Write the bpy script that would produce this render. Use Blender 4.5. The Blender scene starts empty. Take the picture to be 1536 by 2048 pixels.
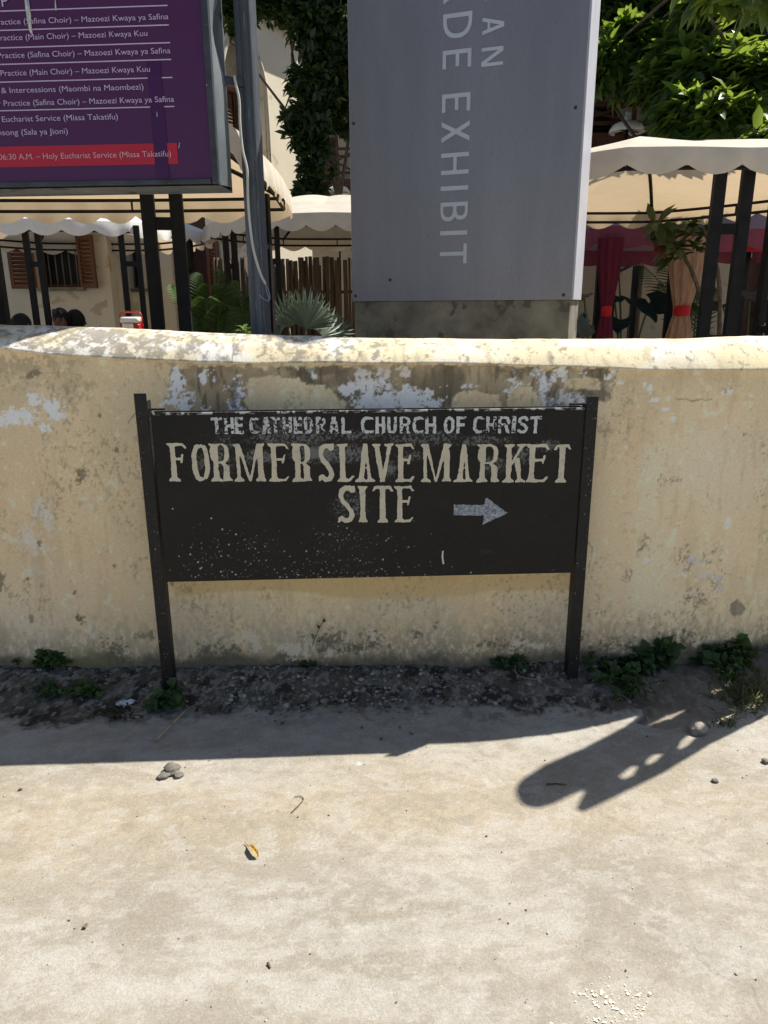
import bpy, bmesh, math, random
import numpy as np
from mathutils import Vector, Matrix

random.seed(7)
RNG = np.random.default_rng(11)
R = math.radians
scene = bpy.context.scene
COL = scene.collection

# ------------------------------------------------------------------ camera
CAM = np.array([0.0, 0.0, 1.6])
PITCH, ROLL, FPX = R(15.9), math.asin(.0063), 1450.0
c_, s_ = math.cos(PITCH), math.sin(PITCH)
r0 = np.array([1.0, 0, 0]); u0 = np.array([0, s_, c_]); FW = np.array([0, c_, -s_])
RT = math.cos(ROLL) * r0 - math.sin(ROLL) * u0
UP = math.sin(ROLL) * r0 + math.cos(ROLL) * u0
cam_d = bpy.data.cameras.new('camera')
cam = bpy.data.objects.new('camera', cam_d); COL.objects.link(cam)
cam.matrix_world = Matrix(((RT[0], UP[0], -FW[0], CAM[0]), (RT[1], UP[1], -FW[1], CAM[1]),
                           (RT[2], UP[2], -FW[2], CAM[2]), (0, 0, 0, 1)))
cam_d.sensor_fit = 'VERTICAL'; cam_d.sensor_height = 36.0
cam_d.lens = 36.0 * FPX / 2048.0
cam_d.clip_start = .05; cam_d.clip_end = 2000
scene.camera = cam

# ------------------------------------------------------------------ light
SUNV = np.array([.63, .395, 1.0])            # towards the sun
sun_d = bpy.data.lights.new('sun', 'SUN')
sun_d.energy = 4.8; sun_d.angle = R(.53); sun_d.color = (1.0, .94, .84)
sun = bpy.data.objects.new('sun', sun_d); COL.objects.link(sun)
sun.rotation_euler = Vector(SUNV).to_track_quat('Z', 'Y').to_euler()
sun.location = (6, 4, 12)
world = bpy.data.worlds.new('World'); scene.world = world; world.use_nodes = True
wn = world.node_tree.nodes; wl = world.node_tree.links
sky = wn.new('ShaderNodeTexSky'); sky.sky_type = 'NISHITA'; sky.sun_disc = False
sky.sun_elevation = R(53.4); sky.sun_rotation = math.atan2(.63, .395)
sky.air_density = 1.0; sky.dust_density = 1.2
wl.new(sky.outputs[0], wn['Background'].inputs[0]); wn['Background'].inputs[1].default_value = .062
scene.view_settings.view_transform = 'Standard'
try: scene.view_settings.look = 'None'
except Exception: pass
scene.view_settings.exposure = .84; scene.view_settings.gamma = 1
scene.cycles.use_denoising = True
scene.cycles.max_bounces = 8; scene.cycles.diffuse_bounces = 5
scene.cycles.transparent_max_bounces = 8

# ------------------------------------------------------------------ picture measurements -> places
def ray(px, py):
    d = FW * FPX + RT * (px - 768.0) - UP * (py - 1024.0)
    return d
def at_y(px, py, y):
    d = ray(px, py); return CAM + d * (y / d[1])
def at_z(px, py, z=0.0):
    d = ray(px, py); return CAM + d * ((z - CAM[2]) / d[2])
def on_plane(px, py, p0, n):
    d = ray(px, py); n = np.asarray(n, float)
    return CAM + d * (np.dot(np.asarray(p0) - CAM, n) / np.dot(d, n))
def proj(p):
    v = np.asarray(p, float) - CAM
    w = v @ FW
    return 768 + FPX * (v @ RT) / w, 1024 - FPX * (v @ UP) / w

# ------------------------------------------------------------------ numpy noise
def _h(ix, iy, seed):
    ix = ix.astype(np.int64); iy = iy.astype(np.int64)
    h = (ix * 374761393 + iy * 668265263 + seed * 974634541) & 0xFFFFFFFF
    h = ((h ^ (h >> 13)) * 1274126177) & 0xFFFFFFFF
    h = ((h ^ (h >> 15)) * 2246822519) & 0xFFFFFFFF
    return ((h ^ (h >> 16)) & 0xFFFFFF) / float(0xFFFFFF)
def vn(x, y, seed=0):
    x = np.asarray(x, float); y = np.asarray(y, float)
    xi = np.floor(x); yi = np.floor(y); fx = x - xi; fy = y - yi
    fx = fx * fx * (3 - 2 * fx); fy = fy * fy * (3 - 2 * fy)
    a = _h(xi, yi, seed); b = _h(xi + 1, yi, seed); c = _h(xi, yi + 1, seed); d = _h(xi + 1, yi + 1, seed)
    return (a * (1 - fx) + b * fx) * (1 - fy) + (c * (1 - fx) + d * fx) * fy
def fbm(x, y, seed=0, o=4, g=.5):
    s = 0; a = 1; t = 0
    for k in range(o):
        s = s + a * vn(x * 2 ** k + 17.3 * k, y * 2 ** k - 9.1 * k, seed + k * 7); t += a; a *= g
    return s / t
def sm(a, b, x):
    t = np.clip((x - a) / (b - a), 0, 1); return t * t * (3 - 2 * t)
def mixc(c, col, m):
    return c * (1 - m[..., None]) + np.asarray(col) * m[..., None]
def seg_dist(X, Y, pts):
    d = np.full(X.shape, 1e9)
    for (x0, y0), (x1, y1) in zip(pts[:-1], pts[1:]):
        dx, dy = x1 - x0, y1 - y0; L = dx * dx + dy * dy + 1e-12
        t = np.clip(((X - x0) * dx + (Y - y0) * dy) / L, 0, 1)
        d = np.minimum(d, np.hypot(X - x0 - t * dx, Y - y0 - t * dy))
    return d
def poly_sdf(X, Y, pts):
    d = seg_dist(X, Y, list(pts) + [pts[0]])
    ins = np.zeros(X.shape, bool); n = len(pts)
    for i in range(n):
        x0, y0 = pts[i]; x1, y1 = pts[(i + 1) % n]
        if y0 == y1: continue
        c = ((y0 > Y) != (y1 > Y)) & (X < (x1 - x0) * (Y - y0) / (y1 - y0) + x0)
        ins ^= c
    return np.where(ins, -d, d)

# ------------------------------------------------------------------ materials
MATS = {}
def nt(name):
    m = bpy.data.materials.new(name); m.use_nodes = True
    return m, m.node_tree.nodes, m.node_tree.links, m.node_tree.nodes['Principled BSDF']
def mat(name, col, rough=.8, var=.25, scale=8, bump=.0, bscale=60, metal=0, spec=.3, col2=None, stretch=(1, 1, 1), transl=0, wear=None, tcol=None):
    """a procedural surface: two tones broken up by noise, optional bump, translucency and worn flecks"""
    if name in MATS: return MATS[name]
    m, N, L, b = nt(name)
    tc = N.new('ShaderNodeTexCoord'); mp = N.new('ShaderNodeMapping'); mp.inputs['Scale'].default_value = stretch
    L.new(tc.outputs['Object'], mp.inputs[0])
    n1 = N.new('ShaderNodeTexNoise'); n1.inputs['Scale'].default_value = scale; n1.inputs['Detail'].default_value = 6
    n1.inputs['Roughness'].default_value = .65
    L.new(mp.outputs[0], n1.inputs[0])
    rp = N.new('ShaderNodeValToRGB'); L.new(n1.outputs[0], rp.inputs[0])
    c1 = [max(0, v * (1 - var)) for v in col]; c2 = list(col2) if col2 else [min(1, v * (1 + var)) for v in col]
    rp.color_ramp.elements[0].position = .3; rp.color_ramp.elements[1].position = .7
    rp.color_ramp.elements[0].color = (*c1, 1); rp.color_ramp.elements[1].color = (*c2, 1)
    out = rp.outputs[0]
    if wear:
        wc, ws, wt = wear
        n3 = N.new('ShaderNodeTexNoise'); n3.inputs['Scale'].default_value = ws; n3.inputs['Detail'].default_value = 8
        L.new(mp.outputs[0], n3.inputs[0])
        r3 = N.new('ShaderNodeValToRGB'); r3.color_ramp.elements[0].position = wt; r3.color_ramp.elements[1].position = wt + .04
        L.new(n3.outputs[0], r3.inputs[0])
        mx = N.new('ShaderNodeMix'); mx.data_type = 'RGBA'
        L.new(r3.outputs[0], mx.inputs[0]); L.new(out, mx.inputs[6]); mx.inputs[7].default_value = (*wc, 1)
        out = mx.outputs[2]
    L.new(out, b.inputs['Base Color'])
    b.inputs['Roughness'].default_value = rough; b.inputs['Metallic'].default_value = metal
    b.inputs['Specular IOR Level'].default_value = spec
    if bump:
        n2 = N.new('ShaderNodeTexNoise'); n2.inputs['Scale'].default_value = bscale; n2.inputs['Detail'].default_value = 6
        L.new(mp.outputs[0], n2.inputs[0])
        bp = N.new('ShaderNodeBump'); bp.inputs['Strength'].default_value = bump; bp.inputs['Distance'].default_value = .01
        L.new(n2.outputs[0], bp.inputs['Height']); L.new(bp.outputs[0], b.inputs['Normal'])
    if transl:
        t = N.new('ShaderNodeBsdfTranslucent')
        if tcol: t.inputs[0].default_value = (*tcol, 1)
        else: L.new(out, t.inputs[0])
        ms = N.new('ShaderNodeMixShader'); ms.inputs[0].default_value = transl
        L.new(b.outputs[0], ms.inputs[1]); L.new(t.outputs[0], ms.inputs[2])
        L.new(ms.outputs[0], N['Material Output'].inputs[0])
    MATS[name] = m; return m
def mat_attr(name, rough=.9, fine=260, famt=.25, mid=40, mamt=.15, bump=.3, bscale=180, bdist=.004, spec=.2):
    """colour computed per point from the stains of the surface, broken up further by fine procedural noise"""
    m, N, L, b = nt(name)
    at = N.new('ShaderNodeAttribute'); at.attribute_name = 'tone'
    tc = N.new('ShaderNodeTexCoord')
    n1 = N.new('ShaderNodeTexNoise'); n1.inputs['Scale'].default_value = fine; n1.inputs['Detail'].default_value = 5; n1.inputs['Roughness'].default_value = .7
    n2 = N.new('ShaderNodeTexNoise'); n2.inputs['Scale'].default_value = mid; n2.inputs['Detail'].default_value = 6; n2.inputs['Roughness'].default_value = .7
    L.new(tc.outputs['Object'], n1.inputs[0]); L.new(tc.outputs['Object'], n2.inputs[0])
    def rng(node, amt):
        r = N.new('ShaderNodeMapRange'); r.inputs[1].default_value = .3; r.inputs[2].default_value = .7
        r.inputs[3].default_value = 1 - amt; r.inputs[4].default_value = 1 + amt
        L.new(node.outputs[0], r.inputs[0]); return r
    a = rng(n1, famt); c = rng(n2, mamt)
    mu = N.new('ShaderNodeMath'); mu.operation = 'MULTIPLY'; L.new(a.outputs[0], mu.inputs[0]); L.new(c.outputs[0], mu.inputs[1])
    vm = N.new('ShaderNodeVectorMath'); vm.operation = 'SCALE'
    L.new(at.outputs['Color'], vm.inputs[0]); L.new(mu.outputs[0], vm.inputs['Scale'])
    L.new(vm.outputs[0], b.inputs['Base Color'])
    b.inputs['Roughness'].default_value = rough; b.inputs['Specular IOR Level'].default_value = spec
    n3 = N.new('ShaderNodeTexNoise'); n3.inputs['Scale'].default_value = bscale; n3.inputs['Detail'].default_value = 8; n3.inputs['Roughness'].default_value = .65
    L.new(tc.outputs['Object'], n3.inputs[0])
    bp = N.new('ShaderNodeBump'); bp.inputs['Strength'].default_value = bump; bp.inputs['Distance'].default_value = bdist
    L.new(n3.outputs[0], bp.inputs['Height']); L.new(bp.outputs[0], b.inputs['Normal'])
    return m
def leaf_mat(name, dark, light, transl=.4, rough=.42, tcol=None):
    if name in MATS: return MATS[name]
    m, N, L, b = nt(name)
    at = N.new('ShaderNodeAttribute'); at.attribute_name = 'tint'
    mx = N.new('ShaderNodeMix'); mx.data_type = 'RGBA'
    L.new(at.outputs['Fac'], mx.inputs[0]); mx.inputs[6].default_value = (*dark, 1); mx.inputs[7].default_value = (*light, 1)
    L.new(mx.outputs[2], b.inputs['Base Color']); b.inputs['Roughness'].default_value = rough; b.inputs['Specular IOR Level'].default_value = .4
    t = N.new('ShaderNodeBsdfTranslucent')
    m2 = N.new('ShaderNodeMix'); m2.data_type = 'RGBA'; L.new(at.outputs['Fac'], m2.inputs[0])
    tc = tcol or [min(1, v * 2.2) for v in light]
    m2.inputs[6].default_value = (*[v * .55 for v in tc], 1); m2.inputs[7].default_value = (*tc, 1)
    L.new(m2.outputs[2], t.inputs[0])
    ms = N.new('ShaderNodeMixShader'); ms.inputs[0].default_value = transl
    L.new(b.outputs[0], ms.inputs[1]); L.new(t.outputs[0], ms.inputs[2]); L.new(ms.outputs[0], N['Material Output'].inputs[0])
    MATS[name] = m; return m

# ------------------------------------------------------------------ mesh helpers
class MB:
    def __init__(self): self.v = []; self.f = []
    def add(self, vs, fs):
        o = len(self.v); self.v += [tuple(float(c) for c in p) for p in vs]
        self.f += [tuple(i + o for i in f) for f in fs]; return self
    def box(self, c, s, ax=None, bev=0):
        """box at centre c, full sizes s, axes ax (3 vectors)"""
        ax = ax if ax is not None else np.eye(3)
        ax = [np.asarray(a, float) for a in ax]; c = np.asarray(c, float)
        hx, hy, hz = [q / 2 for q in s]
        if bev <= 0:
            vs = [c + ax[0] * sx * hx + ax[1] * sy * hy + ax[2] * sz * hz for sz in (-1, 1) for sy in (-1, 1) for sx in (-1, 1)]
            return self.add(vs, [(0, 2, 3, 1), (4, 5, 7, 6), (0, 1, 5, 4), (2, 6, 7, 3), (0, 4, 6, 2), (1, 3, 7, 5)])
        bm = bmesh.new(); bmesh.ops.create_cube(bm, size=1)
        for v in bm.verts: v.co = Vector((v.co.x * s[0], v.co.y * s[1], v.co.z * s[2]))
        bmesh.ops.bevel(bm, geom=bm.edges[:], offset=bev, segments=2, affect='EDGES', profile=.6)
        bm.verts.index_update()
        vs = [c + ax[0] * v.co.x + ax[1] * v.co.y + ax[2] * v.co.z for v in bm.verts]
        fs = [tuple(v.index for v in f.verts) for f in bm.faces]; bm.free()
        return self.add(vs, fs)
    def bar(self, a, b, w, h=None, bev=0, side=None):
        """square bar from a to b"""
        a = np.asarray(a, float); b = np.asarray(b, float); d = b - a; L = np.linalg.norm(d); d = d / L
        sd = np.asarray(side, float) if side is not None else (np.array([0, 0, 1.0]) if abs(d[2]) < .9 else np.array([1.0, 0, 0]))
        x = np.cross(d, sd); x /= np.linalg.norm(x); y = np.cross(x, d)
        return self.box((a + b) / 2, (w, h or w, L), (x, -y, d), bev)
    def tube(self, pts, rad, n=8, cap=True):
        pts = [np.asarray(p, float) for p in pts]; m = len(pts)
        rad = rad if hasattr(rad, '__len__') else [rad] * m
        vs = []; prev = None
        for i, p in enumerate(pts):
            t = pts[min(i + 1, m - 1)] - pts[max(i - 1, 0)]; t = t / (np.linalg.norm(t) + 1e-9)
            if prev is None:
                a = np.array([0, 0, 1.0]) if abs(t[2]) < .9 else np.array([1.0, 0, 0])
                x = np.cross(t, a)
            else: x = prev - t * np.dot(prev, t)
            x /= np.linalg.norm(x) + 1e-9; y = np.cross(t, x); prev = x
            for k in range(n):
                q = 2 * math.pi * k / n; vs.append(p + rad[i] * (math.cos(q) * x + math.sin(q) * y))
        fs = [(i * n + k, i * n + (k + 1) % n, (i + 1) * n + (k + 1) % n, (i + 1) * n + k) for i in range(m - 1) for k in range(n)]
        if cap: fs += [tuple(range(n))[::-1], tuple((m - 1) * n + k for k in range(n))]
        return self.add(vs, fs)
    def lathe(self, c, prof, n=24):
        vs = [(c[0] + r * math.cos(2 * math.pi * k / n), c[1] + r * math.sin(2 * math.pi * k / n), c[2] + z) for r, z in prof for k in range(n)]
        m = len(prof)
        fs = [(i * n + k, i * n + (k + 1) % n, (i + 1) * n + (k + 1) % n, (i + 1) * n + k) for i in range(m - 1) for k in range(n)]
        return self.add(vs, fs)
    def grid(self, P, flip=False):
        """P: (m, n, 3) array"""
        m, n = P.shape[:2]
        f = lambda i, j: i * n + j
        fs = [((f(i, j), f(i, j + 1), f(i + 1, j + 1), f(i + 1, j)) if not flip else (f(i, j), f(i + 1, j), f(i + 1, j + 1), f(i, j + 1))) for i in range(m - 1) for j in range(n - 1)]
        return self.add(P.reshape(-1, 3), fs)
    def build(self, name, m, parent=None, smooth=False, fixn=True):
        me = bpy.data.meshes.new(name); me.from_pydata(self.v, [], self.f)
        if fixn:
            bm = bmesh.new(); bm.from_mesh(me); bmesh.ops.recalc_face_normals(bm, faces=bm.faces[:]); bm.to_mesh(me); bm.free()
        return link(name, me, m, parent, smooth)
def link(name, me, m, parent=None, smooth=False):
    o = bpy.data.objects.new(name, me); COL.objects.link(o)
    if m is not None: me.materials.append(m)
    if smooth: me.polygons.foreach_set('use_smooth', [True] * len(me.polygons))
    if parent is not None: adopt(o, parent)
    return o
def adopt(o, parent):
    o.parent = parent
    w = Vector((0, 0, 0)); p = parent
    while p is not None: w = w + p.location; p = p.parent
    o.matrix_parent_inverse = Matrix.Translation(-w) if parent.parent is None else Matrix.Identity(4)
def fast_mesh(name, V, F4, m, parent=None, smooth=True, attr=None):
    """numpy verts (n,3) and quads (k,4)"""
    me = bpy.data.meshes.new(name); V = np.asarray(V, np.float32); F4 = np.asarray(F4, np.int32)
    me.vertices.add(len(V)); me.vertices.foreach_set('co', V.ravel())
    me.loops.add(F4.size); me.loops.foreach_set('vertex_index', F4.ravel())
    me.polygons.add(len(F4)); me.polygons.foreach_set('loop_start', np.arange(0, F4.size, F4.shape[1], dtype=np.int32))
    me.update(calc_edges=True); me.validate()
    for k, a in (attr or {}).items():
        if a.ndim == 1: at = me.attributes.new(k, 'FLOAT', 'POINT'); at.data.foreach_set('value', a.astype(np.float32))
        else:
            at = me.attributes.new(k, 'FLOAT_COLOR', 'POINT')
            at.data.foreach_set('color', np.concatenate([a, np.ones((len(a), 1))], 1).astype(np.float32).ravel())
    return link(name, me, m, parent, smooth)
def tag(o, label=None, cat=None, group=None, kind=None):
    if label: o['label'] = label
    if cat: o['category'] = cat
    if group: o['group'] = group
    if kind: o['kind'] = kind
    return o
def empty(name, loc, label, cat, group=None):
    o = bpy.data.objects.new(name, None); COL.objects.link(o); o.location = [float(v) for v in loc]
    o.empty_display_size = .2
    return tag(o, label, cat, group)

# ------------------------------------------------------------------ leaves
def leaf_blades(base, d, up, L, W, bend, fold=.18, seed=0, tint=None):
    """n leaves, each 8 vertices and 6 faces (as quads); returns V, F, tint"""
    base = np.asarray(base, float); n = len(base)
    d = d / (np.linalg.norm(d, axis=1, keepdims=True) + 1e-9)
    up = up - d * np.sum(up * d, 1, keepdims=True); up /= (np.linalg.norm(up, axis=1, keepdims=True) + 1e-9)
    sd = np.cross(d, up)
    L = np.broadcast_to(L, (n,))[:, None]; W = np.broadcast_to(W, (n,))[:, None]; bend = np.broadcast_to(bend, (n,))[:, None]
    def c(t): return base + d * L * t * (1 - .25 * bend * t) - up * L * bend * t * t
    def row(t, w):
        m = c(t); return m - sd * W * w / 2 + up * W * fold * w, m, m + sd * W * w / 2 + up * W * fold * w
    a = row(.30, .86); b = row(.66, .92)
    V = np.stack([c(0), *a, *b, c(1.0)], 1)
    o = (np.arange(n) * 8)[:, None]
    q = np.array([[0, 1, 2, 2], [0, 2, 3, 3], [1, 4, 5, 2], [2, 5, 6, 3], [4, 7, 5, 5], [5, 7, 6, 6]])
    # triangles are kept as separate 3-gons later
    tri = np.array([[0, 2, 1], [0, 3, 2], [4, 5, 7], [5, 6, 7], [1, 2, 5], [1, 5, 4], [2, 3, 6], [2, 6, 5]])
    F = (o[:, :, None] + tri[None]).reshape(-1, 3)
    if tint is None: tint = np.random.default_rng(seed).random(n)
    return V.reshape(-1, 3), F, np.repeat(tint, 8)
def join_leaves(name, parts, m, parent=None):
    Vs, Fs, Ts = [], [], []; o = 0
    for V, F, T in parts:
        Vs.append(V); Fs.append(F + o); Ts.append(T); o += len(V)
    return fast_mesh(name, np.concatenate(Vs), np.concatenate(Fs), m, parent, True, {'tint': np.concatenate(Ts)})
def rosettes(cent, axis, k, L, W, rng, bend=.35, spread=(35, 95), jit=.25, tintb=None):
    """k leaves round each branch end"""
    n = len(cent); N_ = n * k
    c = np.repeat(cent, k, 0); a = np.repeat(axis, k, 0); a /= np.linalg.norm(a, axis=1, keepdims=True)
    t = rng.normal(size=(N_, 3)); t -= a * np.sum(t * a, 1, keepdims=True); t /= np.linalg.norm(t, axis=1, keepdims=True)
    th = np.radians(rng.uniform(spread[0], spread[1], N_))[:, None]
    d = a * np.cos(th) + t * np.sin(th)
    up = a * np.sin(th) - t * np.cos(th) + rng.normal(scale=.2, size=(N_, 3))
    l = L * rng.uniform(.65, 1.2, N_); w = W * rng.uniform(.75, 1.2, N_)
    base = c + d * (.04 * L) + a * (rng.uniform(-.35, .1, N_) * L)[:, None]
    tint = np.clip(np.repeat(tintb if tintb is not None else rng.random(n), k) * .6 + rng.random(N_) * .4, 0, 1)
    return leaf_blades(base, d, up, l, w, bend * rng.uniform(.3, 1.5, N_), tint=tint)
def ball_points(ells, per, rng, shell=.55):
    out, ax = [], []
    for (c, r) in ells:
        n = max(3, int(per * r[0] * r[2] * 4))
        v = rng.normal(size=(n, 3)); v /= np.linalg.norm(v, axis=1, keepdims=True)
        q = (shell + (1 - shell) * rng.random((n, 1)) ** .7)
        out.append(np.asarray(c) + v * q * np.asarray(r)); ax.append(v * .7 + np.array([0, 0, .75]) + rng.normal(scale=.3, size=(n, 3)))
    return np.concatenate(out), np.concatenate(ax)

# ================================================================== STREET GROUND
def G2(px, py, z=0.0):
    p = at_z(px, py, z); return p[0], p[1]
PATH = np.array([(-14, 3.05), (-6, 2.97), (-3, 2.935), (-1.5, 2.93), (0, 2.93), (.8, 2.935), (1.2, 2.955), (1.5, 3.0), (1.75, 3.075), (2.0, 3.18), (2.36, 3.38)])
def smooth_path(P, step):
    t = np.concatenate([[0], np.cumsum(np.hypot(*np.diff(P, axis=0).T))])
    n = int(t[-1] / .01); tt = np.linspace(0, t[-1], n)
    x = np.interp(tt, t, P[:, 0]); y = np.interp(tt, t, P[:, 1])
    k = np.hanning(41); k /= k.sum()
    xp = np.convolve(np.pad(x, 20, 'edge'), k, 'valid'); yp = np.convolve(np.pad(y, 20, 'edge'), k, 'valid')
    s = np.concatenate([[0], np.cumsum(np.hypot(np.diff(xp), np.diff(yp)))])
    return s, xp, yp
PS, PX, PY = smooth_path(PATH, .01)
def wall_y(x):
    return np.where(x < 2.3, np.interp(x, PX, PY), 3.345 + .55 * (x - 2.3))
def ground_z(x, y):
    x = np.asarray(x, float); y = np.asarray(y, float)
    dw = wall_y(x) - y        # distance in front of the wall
    edge = .30 + .07 * (fbm(x * 2.2, y * .5, 5, 3) - .5) * 2 + np.where(x > .95, .1 * sm(.95, 1.5, x), 0)
    m = sm(edge, .02, dw)
    z = .006 * (fbm(x * 1.3, y * 1.3, 3, 3) - .5) + .0022 * (fbm(x * 9, y * 9, 4, 4) - .5)
    z = z + m * (.055 + .03 * sm(.9, 1.9, x) + .05 * (fbm(x * 6, y * 6, 8, 4) - .5)) + sm(.0, .5, m) * .016 * (fbm(x * 34, y * 34, 9, 3) - .45)
    # lower earth to the right of the slab's broken edge
    e = seg_dist(x, y, SLAB); ins = poly_sdf(x, y, SLABP)
    z = z - .035 * sm(.012, -.02, ins)
    return np.where((np.abs(x) < 5) & (y < 3.2) & (y > -2), z, np.where(y > 3.2, .03, 0))
SLAB = [G2(*p) for p in [(1176, 1345), (1200, 1372), (1250, 1395), (1284, 1412), (1292, 1432), (1276, 1446)]]
SLABP = SLAB + [G2(*p) for p in [(1330, 1458), (1400, 1445), (1470, 1425), (1560, 1400), (1560, 1270), (1300, 1290), (1190, 1312)]]
def axis(lo, hi, step, out):
    return np.array(sorted([-v for v in out if -v < lo] + list(np.arange(lo, hi + 1e-6, step)) + [v for v in out if v > hi]))
gx = axis(-2.9, 2.5, .0068, [2.6, 2.7, 3, 3.4, 4, 5, 7, 10, 16, 30, 60, 120, 250, 500])
gy = axis(.95, 3.35, .0068, [.8, .4, 1.5, 3, 6, 12, 3.6, 4, 5, 30, 60, 120, 250, 500])
GX, GY = np.meshgrid(gx, gy)
GZ = ground_z(GX, GY)
conc_a = np.array([.50, .46, .385]); conc_b = np.array([.40, .365, .30])
warp = .25 * (fbm(GX * 2, GY * 2, 21, 4) - .5)
c = mixc(np.broadcast_to(conc_a, GX.shape + (3,)), conc_b, sm(.35, .7, fbm(GX * 3.1, GY * 3.1, 31, 5)))
c = mixc(c, (.545, .515, .45), .7 * sm(.52, .72, fbm(GX * 1.6 + 3, GY * 5, 33, 6, .6)))
# wind-blown sand, thickest in a band half way to the wall and on the left
band = np.exp(-((GY - (2.02 + .06 * GX + warp)) / .27) ** 2) * sm(1.7, .2, GX + warp * 2) + .55 * np.exp(-((GX - 1.2) / .6) ** 2 - ((GY - 1.95 - warp) / .3) ** 2)
sand = np.clip(band * 1.25 - .2, 0, 1) * (.55 + .45 * fbm(GX * 7, GY * 7, 41, 5))
c = mixc(c, (.49, .415, .30), np.clip(sand * 1.0, 0, .85))
grit = sm(.66, .74, fbm(GX * 60, GY * 60, 44, 2)) * (.25 + .6 * sand)
c = mixc(c, (.36, .29, .2), .55 * grit)
c = mixc(c, (.58, .54, .46), .5 * sm(.68, .76, fbm(GX * 75, GY * 75, 45, 2)))
for (px, py, rr, dk) in [(520, 2022, .016, .5), (255, 1655, .03, .35), (1010, 1700, .02, .12), (1430, 1990, .012, .3), (680, 1965, .018, .25), (1180, 1890, .02, .22), (20, 1680, .06, .35), (30, 1590, .1, .2)]:
    x0, y0 = G2(px, py); q = np.hypot(GX - x0, (GY - y0)) + .012 * (fbm(GX * 40, GY * 40, 47, 3) - .5)
    c = mixc(c, (.26, .22, .16), dk * sm(rr, rr * .4, q))
# trowelled cement showing through dust: patches with crisp, swirled edges
w2x = GX + .10 * (fbm(GX * 4, GY * 4, 81, 3) - .5); w2y = GY + .10 * (fbm(GX * 4, GY * 4, 82, 3) - .5)
pt = fbm(w2x * 5, w2y * 11, 83, 6, .62)
c = mixc(c, (.56, .535, .475), .42 * sm(.52, .59, pt) * (1 - .6 * sand))
c = mixc(c, (.385, .345, .275), .36 * sm(.47, .40, pt))
pt2 = fbm(w2x * 15 + 9, w2y * 26, 84, 5, .65)
c = mixc(c, (.36, .32, .25), .4 * sm(.58, .64, pt2)); c = mixc(c, (.58, .555, .50), .4 * sm(.41, .36, pt2))
GZ = GZ + .0035 * (pt2 - .5) + .0022 * (fbm(w2x * 34, w2y * 60, 85, 3) - .5)
# hair cracks in the slab
wx = GX + .03 * (fbm(GX * 9, GY * 9, 51, 4) - .5); wy = GY + .03 * (fbm(GX * 9, GY * 9, 52, 4) - .5)
for line in [[(1440, 1858), (1378, 1870), (1345, 1935), (1300, 1970)], [(1378, 1870), (1400, 1920), (1430, 1948), (1500, 1975), (1536, 2040)], [(1400, 1820), (1470, 1845), (1536, 1860)],
             [(1400, 1700), (1470, 1735), (1536, 1790)], [(930, 1515), (1000, 1555), (1050, 1590)], [(540, 1440), (690, 1420), (840, 1440)], [(1010, 1895), (1120, 1890), (1200, 1880)]]:
    d = seg_dist(wx, wy, [G2(*p) for p in line])
    k = sm(.0048, .001, d) * (.35 + .65 * sm(.35, .6, fbm(GX * 12, GY * 12, 53, 3)))
    c = mixc(c, (.22, .19, .14), .34 * k); GZ = GZ - .0012 * k
# fine ripples left by soles in the sand
for (px, py, rr) in [(585, 1665, .13), (360, 1650, .12), (300, 1690, .1)]:
    x0, y0 = G2(px, py); q = np.hypot(GX - x0, GY - y0)
    GZ = GZ + .0016 * np.sin(q * 330 + 4 * fbm(GX * 10, GY * 10, 57, 2)) * sm(rr, rr * .3, q) * sm(.45, .6, fbm(GX * 11, GY * 11, 58, 2))
GZ = GZ + .004 * sm(.42, .62, fbm(wx * 22, wy * 8, 61, 4)) * sm(2.35, 2.6, GY) * sm(3, 2.2, GX)
x0, y0 = G2(718, 1528); c = mixc(c, (.8, .8, .78), .6 * sm(.64, .70, fbm(GX * 60, GY * 60, 66, 3) * .5 + .5 * sm(.035, .0, np.hypot(GX - x0, GY - y0))))
# dark earth, rubble dust and damp at the foot of the wall
dwall = wall_y(GX) - GY
soil = sm(.30, .24, dwall + .20 * (fbm(GX * 3, GY * 3, 71, 3) - .5) + .16 * (fbm(GX * 19, GY * 19, 72, 5, .66) - .5) - .07 * sm(.2, -.9, GX))
earth = np.array([.150, .125, .095])
es = mixc(np.broadcast_to(earth, GX.shape + (3,)), (.25, .22, .175), sm(.50, .60, fbm(GX * 24, GY * 24, 73, 5, .65)))
es = mixc(es, (.060, .050, .038), sm(.52, .62, fbm(GX * 17 + 5, GY * 17, 74, 5, .65)))
es = mixc(es, (.40, .37, .32), .8 * sm(.60, .66, fbm(GX * 48, GY * 48, 76, 3)))
c = c * (1 - soil[..., None]) + es * soil[..., None]
crumb = sm(.42, .28, dwall + .15 * (fbm(GX * 5, GY * 5, 77, 4) - .5)) * (1 - soil)
c = mixc(c, (.20, .175, .14), .7 * crumb * sm(.54, .64, fbm(GX * 30, GY * 30, 78, 4, .6)))
GZ = GZ + .007 * soil * (fbm(GX * 45, GY * 45, 79, 3) - .5) + .004 * crumb * (fbm(GX * 50, GY * 50, 80, 2) - .5)
rs = sm(.02, -.05, poly_sdf(GX, GY, SLABP))
c = mixc(c, (.30, .25, .18), .8 * rs * (.6 + .4 * fbm(GX * 20, GY * 20, 75, 3)))
c = mixc(c, (.09, .075, .055), .75 * sm(.016, .002, seg_dist(GX, GY, SLAB)))
c = np.where((GY > 3.4)[..., None], np.array([.30, .27, .22]), c)
c = c * np.array([.67, .675, .69])
V = np.stack([GX, GY, GZ], -1).reshape(-1, 3)
nx, ny = len(gx), len(gy)
I = np.arange(nx * ny).reshape(ny, nx)
F = np.stack([I[:-1, :-1], I[:-1, 1:], I[1:, 1:], I[1:, :-1]], -1).reshape(-1, 4)
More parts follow.
